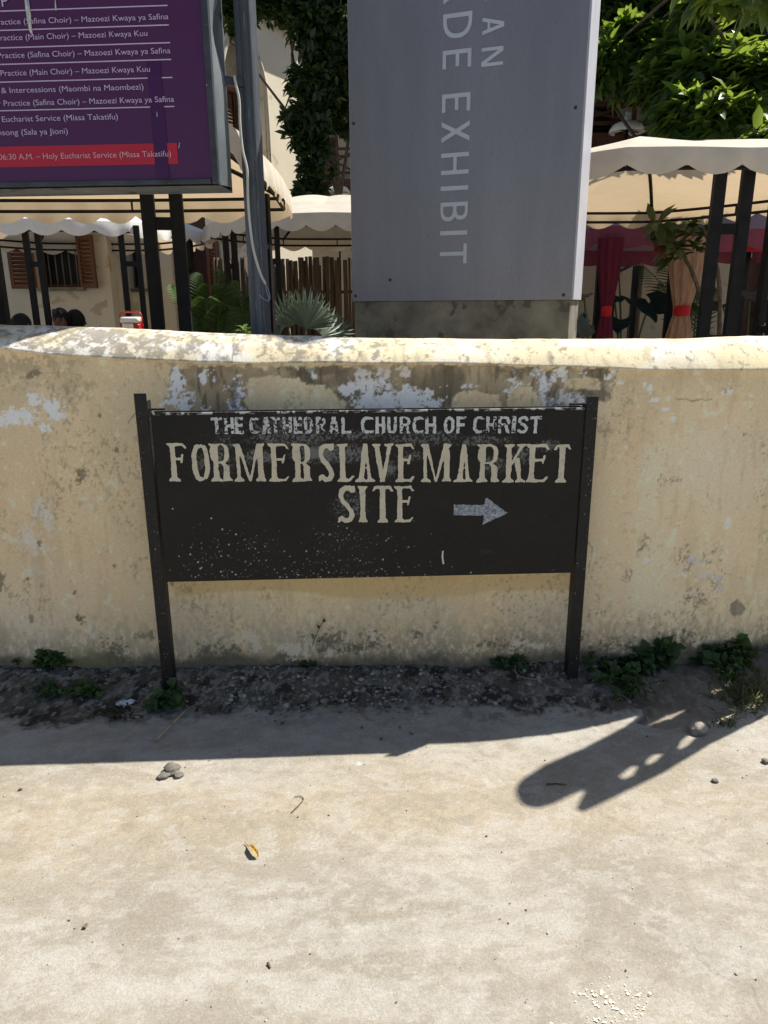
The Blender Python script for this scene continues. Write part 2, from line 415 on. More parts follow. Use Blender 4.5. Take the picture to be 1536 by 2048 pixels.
ground = fast_mesh('ground', V, F, mat_attr('sandy_concrete', .92, fine=520, famt=.26, mid=120, mamt=.17, bump=.6, bscale=200, bdist=.004), None, True, {'tone': c.reshape(-1, 3)})
tag(ground, 'pale sandy concrete lane with cracks and dark earth along the wall', 'ground', kind='structure')

# ================================================================== BOUNDARY WALL
sv = np.concatenate([np.linspace(0, PS[np.argmax(PX > -3.2)], 60)[:-1], np.arange(PS[np.argmax(PX > -3.2)], PS[-1], .0055)])
wx_ = np.interp(sv, PS, PX); wy_ = np.interp(sv, PS, PY)
tx = np.gradient(wx_, sv); ty = np.gradient(wy_, sv); tl = np.hypot(tx, ty); tx /= tl; ty /= tl
nxw, nyw = ty, -tx                                     # towards the street
pxs = np.array([proj((x, y, 1.4))[0] if x > -3.5 else -600 for x, y in zip(wx_, wy_)])
late = np.maximum.accumulate(np.where(np.isfinite(pxs), pxs, -600)); pxs = late
def hz(pts, off):
    py = np.interp(pxs, [p[0] for p in pts], [p[1] for p in pts])
    out = []
    for i in range(len(sv)):
        q = float(np.clip(pxs[i], -40, 1560)); out.append(at_y(q, py[i], min(wy_[i], 3.12) + off)[2])
    return np.array(out)
zc = hz([(-40, 697), (0, 700), (100, 712), (250, 722), (400, 729), (600, 731), (850, 731), (1000, 733), (1200, 740), (1350, 745), (1560, 745)], 0)
zt = hz([(-40, 651), (0, 652), (150, 655), (350, 665), (550, 673), (700, 677), (1000, 679), (1200, 681), (1400, 679), (1560, 675)], .13)
zf = np.concatenate([np.linspace(-.25, 0, 4)[:-1], np.linspace(0, 1, 262)])
rows = []                                              # (offset towards the street, z) for each row
for k, q in enumerate(zf):
    z = np.where(q < 0, q, q * zc); rows.append((np.zeros_like(sv) + .012 * (1 - np.clip(z / 1.4, 0, 1)), z))
capp = [(.010, .001), (.014, .006), (.013, .014)]
for (o, dz) in capp: rows.append((np.full_like(sv, o), zc + dz))
for q in np.linspace(0, 1, 34)[1:]:
    a = q * math.pi / 2
    rows.append(((.013 - .155 * (.62 * q + .38 * (1 - math.cos(a)))) * np.ones_like(sv), zc + .014 + (zt - zc - .014) * (.62 * q + .38 * math.sin(a))))
for (o, dz) in [(-.20, .001), (-.26, -.004), (-.31, -.02), (-.34, -.06), (-.345, -.12)]: rows.append((np.full_like(sv, o), zt + dz))
rows.append((np.full_like(sv, -.335), np.full_like(sv, .6))); rows.append((np.full_like(sv, -.335), np.full_like(sv, -.25)))
O = np.stack([r[0] for r in rows]); Z = np.stack([r[1] for r in rows])
S = np.broadcast_to(np.interp(sv, sv, sv - np.interp(0, PX, PS)), Z.shape)   # distance along the wall from x = 0
relief = .010 * (fbm(S * 1.6, Z * 1.6, 101, 3) - .5) + .0035 * (fbm(S * 9, Z * 9, 102, 4) - .5)
cap = np.zeros(Z.shape, bool); cap[len(zf) + 2:] = True
def Wp(px, py):
    """a pixel of the wall's face -> (distance along the wall, height)"""
    j = int(np.argmin(np.abs(pxs - px))); y = wy_[j]
    for _ in range(3):
        p = at_y(px, py, y); j = int(np.argmin((wx_ - p[0]) ** 2 + (wy_ - y) ** 2)); y = wy_[j]
    return S[0, j], p[2]
K = .00208                                             # metres per photograph pixel on the wall
def blot(px, py, rx, ry, nscale=22, amt=.9, seed=200, soft=.25):
    s0, z0 = Wp(px, py)
    q = np.hypot((S - s0) / (rx * K), (Z - z0) / (ry * K)) + amt * (fbm(S * nscale * 1.5, Z * nscale * 1.5, seed, 5, .68) - .5) * 4.2
    return sm(1 + soft, 1 - soft, q)
def polym(pts, nscale=20, amt=.03, seed=300, soft=.006):
    d = poly_sdf(S, Z, [Wp(*p) for p in pts]) + amt * (fbm(S * nscale * 1.3, Z * nscale * 1.3, seed, 5, .66) - .5) * 3.2
    return sm(soft, -soft, d)
c = np.broadcast_to(np.array([.58, .465, .300]), Z.shape + (3,)).copy()
c = mixc(c, (.64, .54, .375), .8 * sm(.35, .7, fbm(S * 2.1, Z * 2.1, 110, 5)))
c = mixc(c, (.50, .40, .26), .6 * sm(.5, .72, fbm(S * 3.7, Z * 2.4, 111, 5)))
c = mixc(c, (.60, .50, .40), .45 * sm(.5, .7, fbm(S * 1.2 + 5, Z * 1.1, 112, 4)))
c = mixc(c, (.58, .43, .27), .5 * sm(.54, .72, fbm(S * 2.3, Z * 1.1 + 9, 113, 4)))
c = mixc(c, (.46, .37, .24), .35 * sm(.55, .72, fbm(S * 30, Z * 5, 114, 4)))               # brushed streaks
c = mixc(c, (.38, .31, .21), .35 * sm(.70, .77, fbm(S * 46, Z * 40, 115, 3)))              # flyspecks
c = mixc(c, (.68, .62, .5), .5 * sm(.70, .76, fbm(S * 38 + 7, Z * 30, 116, 3)))
# grimy top left
for b in [(45, 745, 70, 26), (130, 770, 40, 34), (20, 790, 60, 30), (0, 730, 90, 18)]: c = mixc(c, (.36, .29, .19), .6 * blot(*b, seed=210))
k = polym([(-30, 760), (110, 735), (135, 790), (120, 830), (150, 860), (60, 905), (-30, 840)], 14, .035, 215, .01); c = mixc(c, (.53, .43, .29), .6 * k)
for b in [(70, 800, 18, 9), (20, 838, 24, 10), (45, 830, 30, 12), (105, 815, 16, 15), (118, 830, 14, 8), (62, 795, 8, 7), (5, 840, 14, 9), (92, 855, 7, 8)]:
    c = mixc(c, (.68, .67, .66), .9 * blot(*b, nscale=40, amt=.8, seed=220, soft=.12))
# scraped, chalky places low on the left
for b in [(78, 1015, 14, 22), (62, 1075, 16, 26), (85, 1095, 20, 10), (100, 1045, 7, 22), (65, 1140, 12, 10)]:
    c = mixc(c, (.56, .53, .50), .65 * blot(*b, nscale=34, amt=.8, seed=225))
for b in [(70, 745, 8, 5), (62, 752, 6, 5), (165, 950, 7, 12), (158, 960, 5, 8), (57, 1155, 4, 4), (0, 1160, 10, 18), (235, 900, 4, 6), (310, 870, 3, 4), (65, 1235, 4, 8), (160, 1232, 5, 10), (162, 1235, 8, 10), (305, 1268, 6, 9),
          (285, 1270, 10, 6), (80, 1085, 4, 6), (150, 1182, 5, 4), (230, 1130, 3, 3), (200, 830, 3, 3), (345, 1165, 5, 5)]:
    c = mixc(c, (.13, .10, .07), .75 * blot(*b, nscale=60, amt=.9, seed=228))
# the band of lost paint under the coping, behind the board
lost = polym([(338, 733), (340, 775), (318, 812), (330, 836), (1130, 836), (1198, 806), (1215, 795), (1238, 742), (1140, 735), (800, 731)], 16, .022, 301, .004)
keep = np.maximum.reduce([polym([(498, 752), (540, 748), (600, 757), (640, 768), (668, 780), (690, 800), (700, 836), (512, 836), (488, 800)], 22, .016, 310, .003),
                          polym([(1128, 760), (1165, 753), (1205, 762), (1200, 778), (1150, 781), (1130, 772)], 25, .009, 311, .003),
                          polym([(1020, 790), (1040, 770), (1060, 775), (1085, 800), (1080, 836), (1010, 836)], 25, .010, 312, .003),
                          polym([(905, 795), (930, 780), (1000, 790), (1010, 836), (900, 836)], 25, .012, 313, .003)])
grime = mixc(np.broadcast_to(np.array([.30, .235, .155]), Z.shape + (3,)), (.16, .13, .09), sm(.45, .68, fbm(S * 13, Z * 7, 320, 5)))
grime = mixc(grime, (.40, .33, .23), .8 * sm(.52, .68, fbm(S * 9 + 3, Z * 9, 321, 5)))
grime = mixc(grime, (.10, .085, .06), .7 * sm(.58, .7, fbm(S * 60, Z * 9, 322, 3)))
topd = np.clip((np.broadcast_to(zc, Z.shape) - Z) / .20, 0, 1.5)
fl = fbm(S * 21, Z * 21, 330, 5, .62)
bias = .05 * np.exp(-((S - Wp(760, 790)[0]) / .16) ** 2) + .045 * np.exp(-((S - Wp(365, 780)[0]) / .09) ** 2) + .03 * np.exp(-((S - Wp(1075, 800)[0]) / .08) ** 2)
white = sm(.635, .65, fl + bias * (1.0 + 1.3 * sm(.2, .7, topd)) - .012)
grime = mixc(grime, (.64, .62, .60), white)
for b in [(775, 800, 48, 32), (740, 775, 24, 18), (700, 775, 14, 12), (820, 795, 30, 18), (860, 812, 26, 12), (350, 760, 12, 26), (360, 800, 26, 20), (475, 795, 12, 25), (1070, 800, 26, 18), (1085, 785, 12, 20), (720, 745, 10, 6), (1140, 798, 24, 7)]:
    grime = mixc(grime, (.63, .63, .66), .95 * blot(*b, nscale=26, amt=1.0, seed=340, soft=.10))
for b in [(470, 785, 9, 28), (1098, 760, 6, 40), (1112, 790, 5, 20), (640, 740, 60, 8), (1040, 745, 40, 10), (1180, 790, 30, 16)]:
    grime = mixc(grime, (.10, .085, .065), .7 * blot(*b, nscale=24, amt=.8, seed=345))
lm = lost * (1 - keep)
c = c * (1 - lm[..., None]) + grime * lm[..., None]
edge_dark = sm(.0, .5, lm) * sm(1, .5, lm)
c = mixc(c, (.17, .14, .10), .6 * edge_dark)
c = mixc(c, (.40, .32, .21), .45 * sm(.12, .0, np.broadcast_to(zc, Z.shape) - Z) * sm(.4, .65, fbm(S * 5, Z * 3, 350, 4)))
SPK = fbm(S * 95, Z * 80, 356, 3, .7)
# chips on the right
for b in [(1452, 785, 9, 5), (1460, 780, 6, 5), (1300, 775, 6, 7), (1290, 770, 4, 5), (1310, 800, 8, 4), (1345, 838, 6, 5), (1333, 818, 9, 4), (1455, 1045, 8, 11), (1500, 790, 5, 4), (1293, 1120, 5, 7), (1240, 765, 10, 3)]:
    c = mixc(c, (.60, .59, .58), .9 * blot(*b, nscale=50, amt=.6, seed=355, soft=.12))
for b in [(1288, 1085, 9, 16), (1282, 1100, 6, 8), (1365, 1105, 12, 14), (1375, 1125, 14, 12), (1420, 1105, 14, 8), (1400, 1120, 20, 8), (1438, 1118, 4, 4), (1430, 1160, 14, 14), (1385, 1190, 16, 12), (1400, 1200, 12, 14), (1372, 1200, 8, 8), (1255, 1150, 7, 10),
          (1448, 1148, 10, 6), (1195, 1200, 5, 10), (1180, 1225, 9, 8), (1205, 1225, 6, 7), (1430, 1205, 5, 14), (1257, 1195, 3, 3), (1506, 1130, 3, 3), (1452, 780, 9, 5), (1335, 960, 22, 9), (1490, 868, 10, 4), (1385, 1235, 4, 14)]:
    k = blot(*b, nscale=48, amt=1.1, seed=360, soft=.3) * sm(.40, .56, SPK)
    c = mixc(c, (.24, .20, .155), .8 * k); relief = relief - .002 * k
for b in [(1385, 1120, 16, 10), (1405, 1148, 14, 5), (1435, 1155, 8, 8), (1360, 1140, 9, 5), (1440, 1175, 10, 6), (1390, 1185, 8, 6)]:
    c = mixc(c, (.50, .48, .46), .8 * blot(*b, nscale=60, amt=1.1, seed=365, soft=.2))
k = polym([(1462, 1205), (1470, 1197), (1480, 1203), (1487, 1216), (1478, 1228), (1464, 1229), (1456, 1219)], 30, .008, 370, .003)
c = mixc(c, (.20, .175, .14), .9 * k); relief = relief - .006 * k
for line in [[(1175, 1082), (1183, 1095), (1178, 1120), (1174, 1145)], [(1380, 1230), (1395, 1205), (1410, 1195)], [(430, 900), (460, 885), (475, 880)], [(255, 845), (280, 815)], [(1350, 795), (1385, 802), (1420, 800)]]:
    c = mixc(c, (.19, .15, .10), .7 * sm(.004, .001, seg_dist(S + .02 * (fbm(S * 30, Z * 30, 375, 3) - .5), Z + .02 * (fbm(S * 30, Z * 30, 376, 3) - .5), [Wp(*p) for p in line])))
# ochre band of an older paint under the board
k = polym([(350, 1150), (1160, 1146), (1160, 1178), (980, 1182), (860, 1196), (760, 1198), (640, 1188), (540, 1176), (430, 1186), (350, 1190)], 9, .008, 380, .008)
c = mixc(c, (.47, .345, .165), .72 * k)
c = mixc(c, (.50, .43, .33), .5 * polym([(345, 1195), (1150, 1192), (1150, 1300), (345, 1300)], 6, .03, 385, .04) * sm(.35, .6, fbm(S * 5, Z * 5, 386, 4)))
# splash dirt and algae at the foot
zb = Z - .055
drip = sm(.56, .66, fbm(S * 42, Z * 5.5, 388, 4, .6)) * sm(.5, .7, fbm(S * 4, Z * 2.5, 389, 3))
c = mixc(c, (.36, .29, .19), .35 * drip)
c = mixc(c, (.20, .165, .115), .5 * sm(.60, .70, fbm(S * 85, Z * 60, 387, 3, .6)) * sm(.45, .65, fbm(S * 6, Z * 5, 386, 3)))
dirt = sm(.26, .0, zb + .20 * (fbm(S * 3.2, Z * .8, 390, 4) - .55)) * sm(.34, .62, fbm(S * 26, Z * 16, 391, 6, .68) + .42 * sm(.22, .0, zb))
c = mixc(c, (.15, .12, .085), .70 * dirt * sm(.36, .56, fbm(S * 80, Z * 48, 396, 3, .7)))
c = mixc(c, (.34, .28, .20), .55 * sm(.36, .1, zb + .16 * (fbm(S * 6, Z * 2, 392, 4) - .5)) * sm(.5, .62, fbm(S * 60, Z * 34, 393, 4)))
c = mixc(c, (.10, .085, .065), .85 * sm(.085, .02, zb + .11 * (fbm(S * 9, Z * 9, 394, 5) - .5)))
c = mixc(c, (.23, .22, .10), .45 * np.exp(-((S - Wp(170, 1310)[0]) / .14) ** 2) * sm(.16, .02, zb))
for b in [(660, 1285, 30, 24), (745, 1280, 26, 22), (705, 1290, 20, 16), (835, 1265, 14, 10), (870, 1250, 8, 7), (1010, 1290, 40, 14), (1150, 1270, 16, 14), (1340, 1285, 30, 22), (1370, 1275, 24, 18), (230, 1300, 20, 26), (1230, 1290, 50, 14), (440, 1300, 40, 18)]:
    c = mixc(c, (.115, .10, .075), .8 * blot(*b, nscale=30, amt=1.0, seed=395) * sm(.36, .54, SPK))
for b in [(585, 1298, 26, 16), (505, 1270, 14, 12), (480, 1275, 12, 9), (512, 1290, 8, 12), (660, 1302, 7, 8), (745, 1268, 7, 10), (1030, 1285, 14, 5), (1075, 1290, 20, 6), (1390, 1285, 12, 6)]:
    c = mixc(c, (.55, .48, .38), .9 * blot(*b, nscale=44, amt=.7, seed=398, soft=.1))
# coping: limewash, cream paint and black mould
cc = np.broadcast_to(np.array([.64, .56, .385]), Z.shape + (3,)).copy()
U2 = np.cumsum(np.concatenate([np.zeros((1, Z.shape[1])), np.hypot(np.diff(O, axis=0), np.diff(Z, axis=0))]), 0)
cc = mixc(cc, (.70, .68, .64), .9 * sm(.44, .6, fbm(S * 6, U2 * 9, 401, 5) + .10 * np.exp(-((S + .75) / .55) ** 2) - .08 * sm(0, .8, S)))
cc = mixc(cc, (.66, .575, .38), .55 * sm(.45, .62, fbm(S * 4 + 4, U2 * 5, 402, 4)))
mould = sm(.545, .68, fbm(S * 34, U2 * 30, 403, 6, .7) + .14 * np.exp(-((S + 1.05) / .42) ** 2) + .05 * np.exp(-((S + .3) / .5) ** 2) - .06 * sm(.2, 1, S))
cc = mixc(cc, (.20, .18, .15), .78 * mould)
cc = mixc(cc, (.40, .35, .25), .5 * sm(.58, .70, fbm(S * 60, U2 * 18, 404, 4)))
x1 = Wp(1098, 735)[0]; cc = mixc(cc, (.22, .2, .18), .7 * sm(.02, .0, np.abs(S - x1 + .08 * (fbm(S * 9, U2 * 9, 405, 3) - .5))) * sm(.45, .6, fbm(S * 30, U2 * 30, 406, 4)))
x1 = Wp(463, 735)[0]; cc = mixc(cc, (.2, .18, .15), .75 * sm(.004, .001, np.abs(S - x1 + .03 * (fbm(S * 2, U2 * 12, 407, 3) - .5))))
c[cap] = cc[cap]
O = O + relief * np.where(cap, .9, 1)
Zd = Z + np.where(cap, .012 * (fbm(S * 4, O * 6, 410, 4) - .5), 0)
V = np.stack([wx_[None] + nxw[None] * O, wy_[None] + nyw[None] * O, Zd], -1)
m_, n_ = Z.shape; I = np.arange(m_ * n_).reshape(m_, n_)
c = np.clip(np.where(cap[..., None], c * 1.08, c * np.array([1.47, 1.46, 1.41])), 0, .86)
F = np.stack([I[:-1, :-1], I[:-1, 1:], I[1:, 1:], I[1:, :-1]], -1).reshape(-1, 4)
e = I[:, -1]; h_ = m_ // 2; F = np.concatenate([F, np.array([[e[i], e[i + 1], e[m_ - 2 - i], e[m_ - 1 - i]] for i in range(h_ - 1)])])   # the wall's end
wall = fast_mesh('boundary_wall', V.reshape(-1, 3), F, mat_attr('stained_limewash', .93, fine=420, famt=.14, mid=110, mamt=.10, bump=.5, bscale=150, bdist=.004), None, True, {'tone': c.reshape(-1, 3)})
tag(wall, 'cream plastered boundary wall with rounded coping, peeling and stained behind the black sign', 'wall')

# ================================================================== LETTERING (painted glyphs as thin meshes)
def bx(X, Y, x0, y0, x1, y1): return np.maximum.reduce([x0 - X, X - x1, y0 - Y, Y - y1])
def sup(X, Y, cx, cy, rx, ry, n=2.4):
    return ((np.abs((X - cx) / rx) ** n + np.abs((Y - cy) / ry) ** n) ** (1 / n) - 1) * min(rx, ry)
def stroke(X, Y, a, b, t):
    dx, dy = b[0] - a[0], b[1] - a[1]; L = math.hypot(dx, dy); ux, uy = dx / L, dy / L
    s = (X - a[0]) * ux + (Y - a[1]) * uy; d = np.abs(-(X - a[0]) * uy + (Y - a[1]) * ux)
    return np.maximum.reduce([d - t / 2, -s, s - L])
def cut(a, b): return np.maximum(a, -b)
def uni(*a): return np.minimum.reduce(a)
def band_(F, Y, y0=0., y1=1.): return np.maximum.reduce([F, y0 - Y, Y - y1])
def ring(X, Y, cx, cy, rx, ry, tx, ty, n=2.4): return cut(sup(X, Y, cx, cy, rx, ry, n), sup(X, Y, cx, cy, rx - tx, ry - ty, n))
def sans(ch, X, Y, w, t):
    h = t * .92
    if ch == 'T': return uni(bx(X, Y, 0, 1 - h, w, 1), bx(X, Y, w / 2 - t / 2, 0, w / 2 + t / 2, 1))
    if ch == 'H': return uni(bx(X, Y, 0, 0, t, 1), bx(X, Y, w - t, 0, w, 1), bx(X, Y, 0, .5 - h / 2, w, .5 + h / 2))
    if ch == 'I': return bx(X, Y, 0, 0, w, 1)
    if ch == 'E': return uni(bx(X, Y, 0, 0, t, 1), bx(X, Y, 0, 0, w, h), bx(X, Y, 0, 1 - h, w, 1), bx(X, Y, 0, .52 - h / 2, w * .9, .52 + h / 2))
    if ch == 'F': return uni(bx(X, Y, 0, 0, t, 1), bx(X, Y, 0, 1 - h, w, 1), bx(X, Y, 0, .5 - h / 2, w * .85, .5 + h / 2))
    if ch == 'L': return uni(bx(X, Y, 0, 0, t, 1), bx(X, Y, 0, 0, w, h))
    if ch == 'O': return ring(X, Y, w / 2, .5, w / 2, .5, t, h)
    if ch == 'C': return cut(ring(X, Y, w * .56, .5, w * .56, .5, t, h, 2.8), bx(X, Y, w * .56, h * 1.0, w * 2, 1 - h * 1.0)) if True else 0
    if ch == 'D': return np.maximum(cut(uni(sup(X, Y, w * .25, .5, w * .75, .5, 2.4), bx(X, Y, 0, 0, w * .35, 1)), uni(np.maximum(sup(X, Y, w * .25, .5, w * .75 - t, .5 - h, 2.4), t - X), bx(X, Y, t, h, w * .35, 1 - h))), -X)
    if ch == 'R':
        o = uni(sup(X, Y, w * .4, .72, w * .58, .28, 2.6), bx(X, Y, 0, .44, w * .42, 1)); i = np.maximum(uni(sup(X, Y, w * .4, .72, w * .58 - t, .28 - h * .8, 2.6), bx(X, Y, t, .44 + h * .8, w * .42, 1 - h * .8)), t - X)
        return np.maximum(uni(cut(o, i), bx(X, Y, 0, 0, t, 1), band_(stroke(X, Y, (w * .62, .5), (w - t * .5, -.05), t), Y)), -X)
    if ch == 'B':
        def lobe(cy, rx, ry): return cut(uni(sup(X, Y, w * .4, cy, rx, ry), bx(X, Y, 0, cy - ry, w * .42, cy + ry)), np.maximum(uni(sup(X, Y, w * .4, cy, rx - t, ry - h * .8), bx(X, Y, t, cy - ry + h * .8, w * .42, cy + ry - h * .8)), t - X))
        return np.maximum(uni(lobe(.745, w * .54, .255), lobe(.28, w * .6, .28), bx(X, Y, 0, 0, t, 1)), -X)
    if ch == 'A': return uni(band_(stroke(X, Y, (t * .45, -.1), (w / 2 - t * .02, 1.08), t * .95), Y), band_(stroke(X, Y, (w - t * .45, -.1), (w / 2 + t * .02, 1.08), t * .95), Y), bx(X, Y, w * .26, .24, w * .74, .24 + h * .8))
    if ch == 'N': return uni(bx(X, Y, 0, 0, t * .9, 1), bx(X, Y, w - t * .9, 0, w, 1), band_(stroke(X, Y, (t * .3, 1.1), (w - t * .3, -.1), t), Y))
    if ch == 'X': return uni(band_(stroke(X, Y, (t * .4, -.1), (w - t * .5, 1.1), t), Y), band_(stroke(X, Y, (w - t * .4, -.1), (t * .5, 1.1), t), Y))
    if ch == 'U': return uni(bx(X, Y, 0, .35, t, 1), bx(X, Y, w - t, .35, w, 1), np.maximum(ring(X, Y, w / 2, .38, w / 2, .38, t, h, 2.6), Y - .38))
    if ch == 'S':
        P = [(w - .10, .80), (w * .72, .92), (w * .45, .93), (w * .2, .84), (w * .16, .70), (w * .32, .57), (w * .68, .45), (w - .1, .30), (w - .13, .16), (w * .6, .07), (w * .35, .07), (.08, .17)]
        return seg_dist(X, Y, P) - t * .45
    raise KeyError(ch)
def slab(ch, X, Y, w):
    def stem(cx, hw=.078, s=.155, top=1, bot=1):
        l = []
        l += [(cx - s, 0), (cx + s, 0), (cx + s, .055), (cx + hw, .13)] if bot else [(cx - hw, 0), (cx + hw, 0)]
        l += [(cx + hw, .88), (cx + s, .945), (cx + s, 1), (cx - s, 1), (cx - s, .945), (cx - hw, .88)] if top else [(cx + hw, 1), (cx - hw, 1)]
        if bot: l += [(cx - hw, .13), (cx - s, .055)]
        return poly_sdf(X, Y, l)
    P = lambda pts: poly_sdf(X, Y, pts)
    toparm = lambda: P([(.15, 1), (w - .10, 1), (w, .845), (w - .075, .83), (w - .14, .905), (.15, .905)])
    midarm = lambda: P([(.18, .535), (w - .21, .535), (w - .23, .46), (w - .14, .46), (w - .09, .72), (w - .165, .72), (w - .19, .625), (.18, .625)])
    botarm = lambda: P([(.15, 0), (w - .10, 0), (w, .16), (w - .07, .17), (w - .15, .095), (.15, .095)])
    if ch == 'F': return uni(stem(.18), toparm(), midarm())
    if ch == 'E': return uni(stem(.17), toparm(), midarm(), botarm())
    if ch == 'L': return uni(stem(.165), botarm())
    if ch == 'I': return stem(w / 2, .085, w / 2)
    if ch == 'T': return uni(stem(w / 2, .088, .15, top=0), P([(.09, 1), (w - .09, 1), (w, .83), (w - .085, .83), (w - .145, .905), (.145, .905), (.085, .83), (0, .83)]))
    if ch == 'O': return ring(X, Y, w / 2, .5, w / 2, .5, .15, .17, 2.7)
    if ch == 'R':
        o = uni(sup(X, Y, w * .48, .73, w * .44, .27, 2.7), bx(X, Y, .17, .46, w * .5, 1)); i = np.maximum(uni(sup(X, Y, w * .48, .73, w * .44 - .15, .18, 2.7), bx(X, Y, .17, .55, w * .5, .91)), .25 - X)
        leg = P([(w * .5, .52), (w * .72, .50), (w * .9, .40), (w * .9, .13), (w, .055), (w, 0), (w - .25, 0), (w - .25, .02), (w - .24, .38), (w * .5, .47)])
        return uni(stem(.165), cut(o, i), leg)
    if ch == 'M':
        return uni(P([(0, 1), (.20, 1), (w * .5 + .03, .05), (w * .5 + .03, 0), (w * .5 - .04, 0)] + [(.17, .70), (.05, .90), (0, .94)]), P([(.06, .9), (.17, .75), (.19, .13), (.27, .06), (.27, 0), (.0, 0), (0, .06), (.07, .13)]),
                   P([(w - .22, 1), (w, 1), (w, .94), (w - .05, .88), (w - .18, .72), (w * .5 + .04, 0), (w * .5 - .04, 0)]), P([(w - .22, .8), (w - .05, .9), (w - .04, .13), (w, .06), (w, 0), (w - .27, 0), (w - .27, .06), (w - .21, .12)]))
    if ch == 'A':
        return uni(P([(w * .38, 1), (w * .60, 1), (w * .62, .95), (.255, .12), (.30, .05), (.30, 0), (0, 0), (0, .05), (.09, .12)]), P([(w * .42, 1), (w * .62, 1), (w - .10, .12), (w, .05), (w, 0), (w - .28, 0), (w - .28, .05), (w - .22, .10), (w * .47, .86)]), bx(X, Y, w * .28, .35, w * .74, .42))
    if ch == 'V':
        return uni(P([(0, 1), (.24, 1), (.24, .95), (.205, .9), (w * .56, .22), (w * .6, 0), (w * .36, 0), (.06, .88), (0, .945)]), P([(w - .26, 1), (w, 1), (w, .945), (w - .055, .9), (w * .6, 0), (w * .45, 0), (w * .46, .2), (w - .18, .89), (w - .26, .95)]))
    if ch == 'K':
        return uni(stem(.16), P([(.22, .55), (w - .20, .9), (w - .27, .95), (w - .27, 1), (w, 1), (w, .95), (w - .09, .89), (.24, .42)]), P([(.28, .62), (.44, .66), (w - .10, .12), (w, .055), (w, 0), (w - .26, 0), (w - .26, .05), (w - .22, .11)]))
    if ch == 'S':
        Q = [(w - .10, .86), (w * .7, .93), (w * .45, .93), (w * .25, .87), (w * .19, .73), (w * .28, .60), (w * .55, .44), (w * .76, .30), (w * .79, .18), (w * .66, .08), (w * .4, .065), (.10, .14)]
        return uni(seg_dist(X, Y, Q) - .075, P([(w - .15, .84), (w - .03, .80), (w, .83), (w - .01, 1), (w - .08, .995), (w - .14, .94)]), P([(0, 0), (.05, 0), (.10, .05), (.16, .13), (.10, .18), (.0, .17)]))
    raise KeyError(ch)
def contour(F, xs, ys):
    """filled marching squares: polygons covering F < 0"""
    vs, fs = [], []; idx = {}
    def vid(p):
        k = (round(p[0], 6), round(p[1], 6))
        if k not in idx: idx[k] = len(vs); vs.append(p)
        return idx[k]
    ins = F < 0; ny, nx = F.shape
    for j in range(ny - 1):
        i = 0
        while i < nx - 1:
            q = (ins[j, i], ins[j, i + 1], ins[j + 1, i + 1], ins[j + 1, i])
            if not any(q): i += 1; continue
            P = [(xs[i], ys[j]), (xs[i + 1], ys[j]), (xs[i + 1], ys[j + 1]), (xs[i], ys[j + 1])]
            if all(q): fs.append(tuple(vid(p) for p in P)); i += 1; continue
            D = [F[j, i], F[j, i + 1], F[j + 1, i + 1], F[j + 1, i]]; poly = []
            for k in range(4):
                a, b = D[k], D[(k + 1) % 4]
                if a < 0: poly.append(P[k])
                if (a < 0) != (b < 0):
                    t = a / (a - b); t = min(max(t, .002), .998)
                    poly.append((P[k][0] + t * (P[(k + 1) % 4][0] - P[k][0]), P[k][1] + t * (P[(k + 1) % 4][1] - P[k][1])))
            if len(poly) >= 3:
                ids = []
                for p in poly:
                    v = vid(p)
                    if v not in ids: ids.append(v)
                if len(ids) >= 3: fs.append(tuple(ids))
            i += 1
    return vs, fs
def write(glyphs, place, mb, res, rough=.0, chip=None, seed=1, thin=.0):
    """glyphs: (function, width, height, (u, v) of the lower left corner); place maps (u, v) -> 3-D point"""
    for gi, (fn, w, H, (u, v)) in enumerate(glyphs):
        a = w / H; st = 1.0 / res
        xs = np.arange(-.06, a + .06 + st, st); ys = np.arange(-.06, 1.06 + st, st)
        X, Y = np.meshgrid(xs, ys)
        F_ = fn(X, Y, a) + thin
        if rough: F_ = F_ + rough * (fbm(X * 6 + gi * 7.1, Y * 6, seed, 3) - .5) + rough * .6 * (fbm(X * 22 + gi * 3, Y * 22, seed + 1, 2) - .5)
        if chip: F_ = np.maximum(F_, chip(u + X * H, v + Y * H))
        vs, fs = contour(F_, xs, ys)
        mb.add([place(u + p[0] * H, v + p[1] * H) for p in vs], fs)

# ================================================================== THE BLACK SIGN
def paint_black(name, base=(.022, .021, .019)):
    m, N, L, b = nt(name)
    tc = N.new('ShaderNodeTexCoord')
    def noise(sc, det=6, ro=.6):
        n = N.new('ShaderNodeTexNoise'); n.inputs['Scale'].default_value = sc; n.inputs['Detail'].default_value = det; n.inputs['Roughness'].default_value = ro
        L.new(tc.outputs['Object'], n.inputs[0]); return n.outputs[0]
    def ramp(src, a, bb):
        r = N.new('ShaderNodeMapRange'); r.inputs[1].default_value = a; r.inputs[2].default_value = bb; L.new(src, r.inputs[0]); return r.outputs[0]
    def mul(a, bb):
        q = N.new('ShaderNodeMath'); q.operation = 'MULTIPLY'
        for k, s in enumerate((a, bb)):
            if isinstance(s, float): q.inputs[k].default_value = s
            else: L.new(s, q.inputs[k])
        return q.outputs[0]
    def mix(f, a, bb):
        x = N.new('ShaderNodeMix'); x.data_type = 'RGBA'; L.new(f, x.inputs[0])
        for k, s in ((6, a), (7, bb)):
            if isinstance(s, tuple): x.inputs[k].default_value = (*s, 1)
            else: L.new(s, x.inputs[k])
        return x.outputs[2]
    return m, N, L, b, tc, noise, ramp, mul, mix
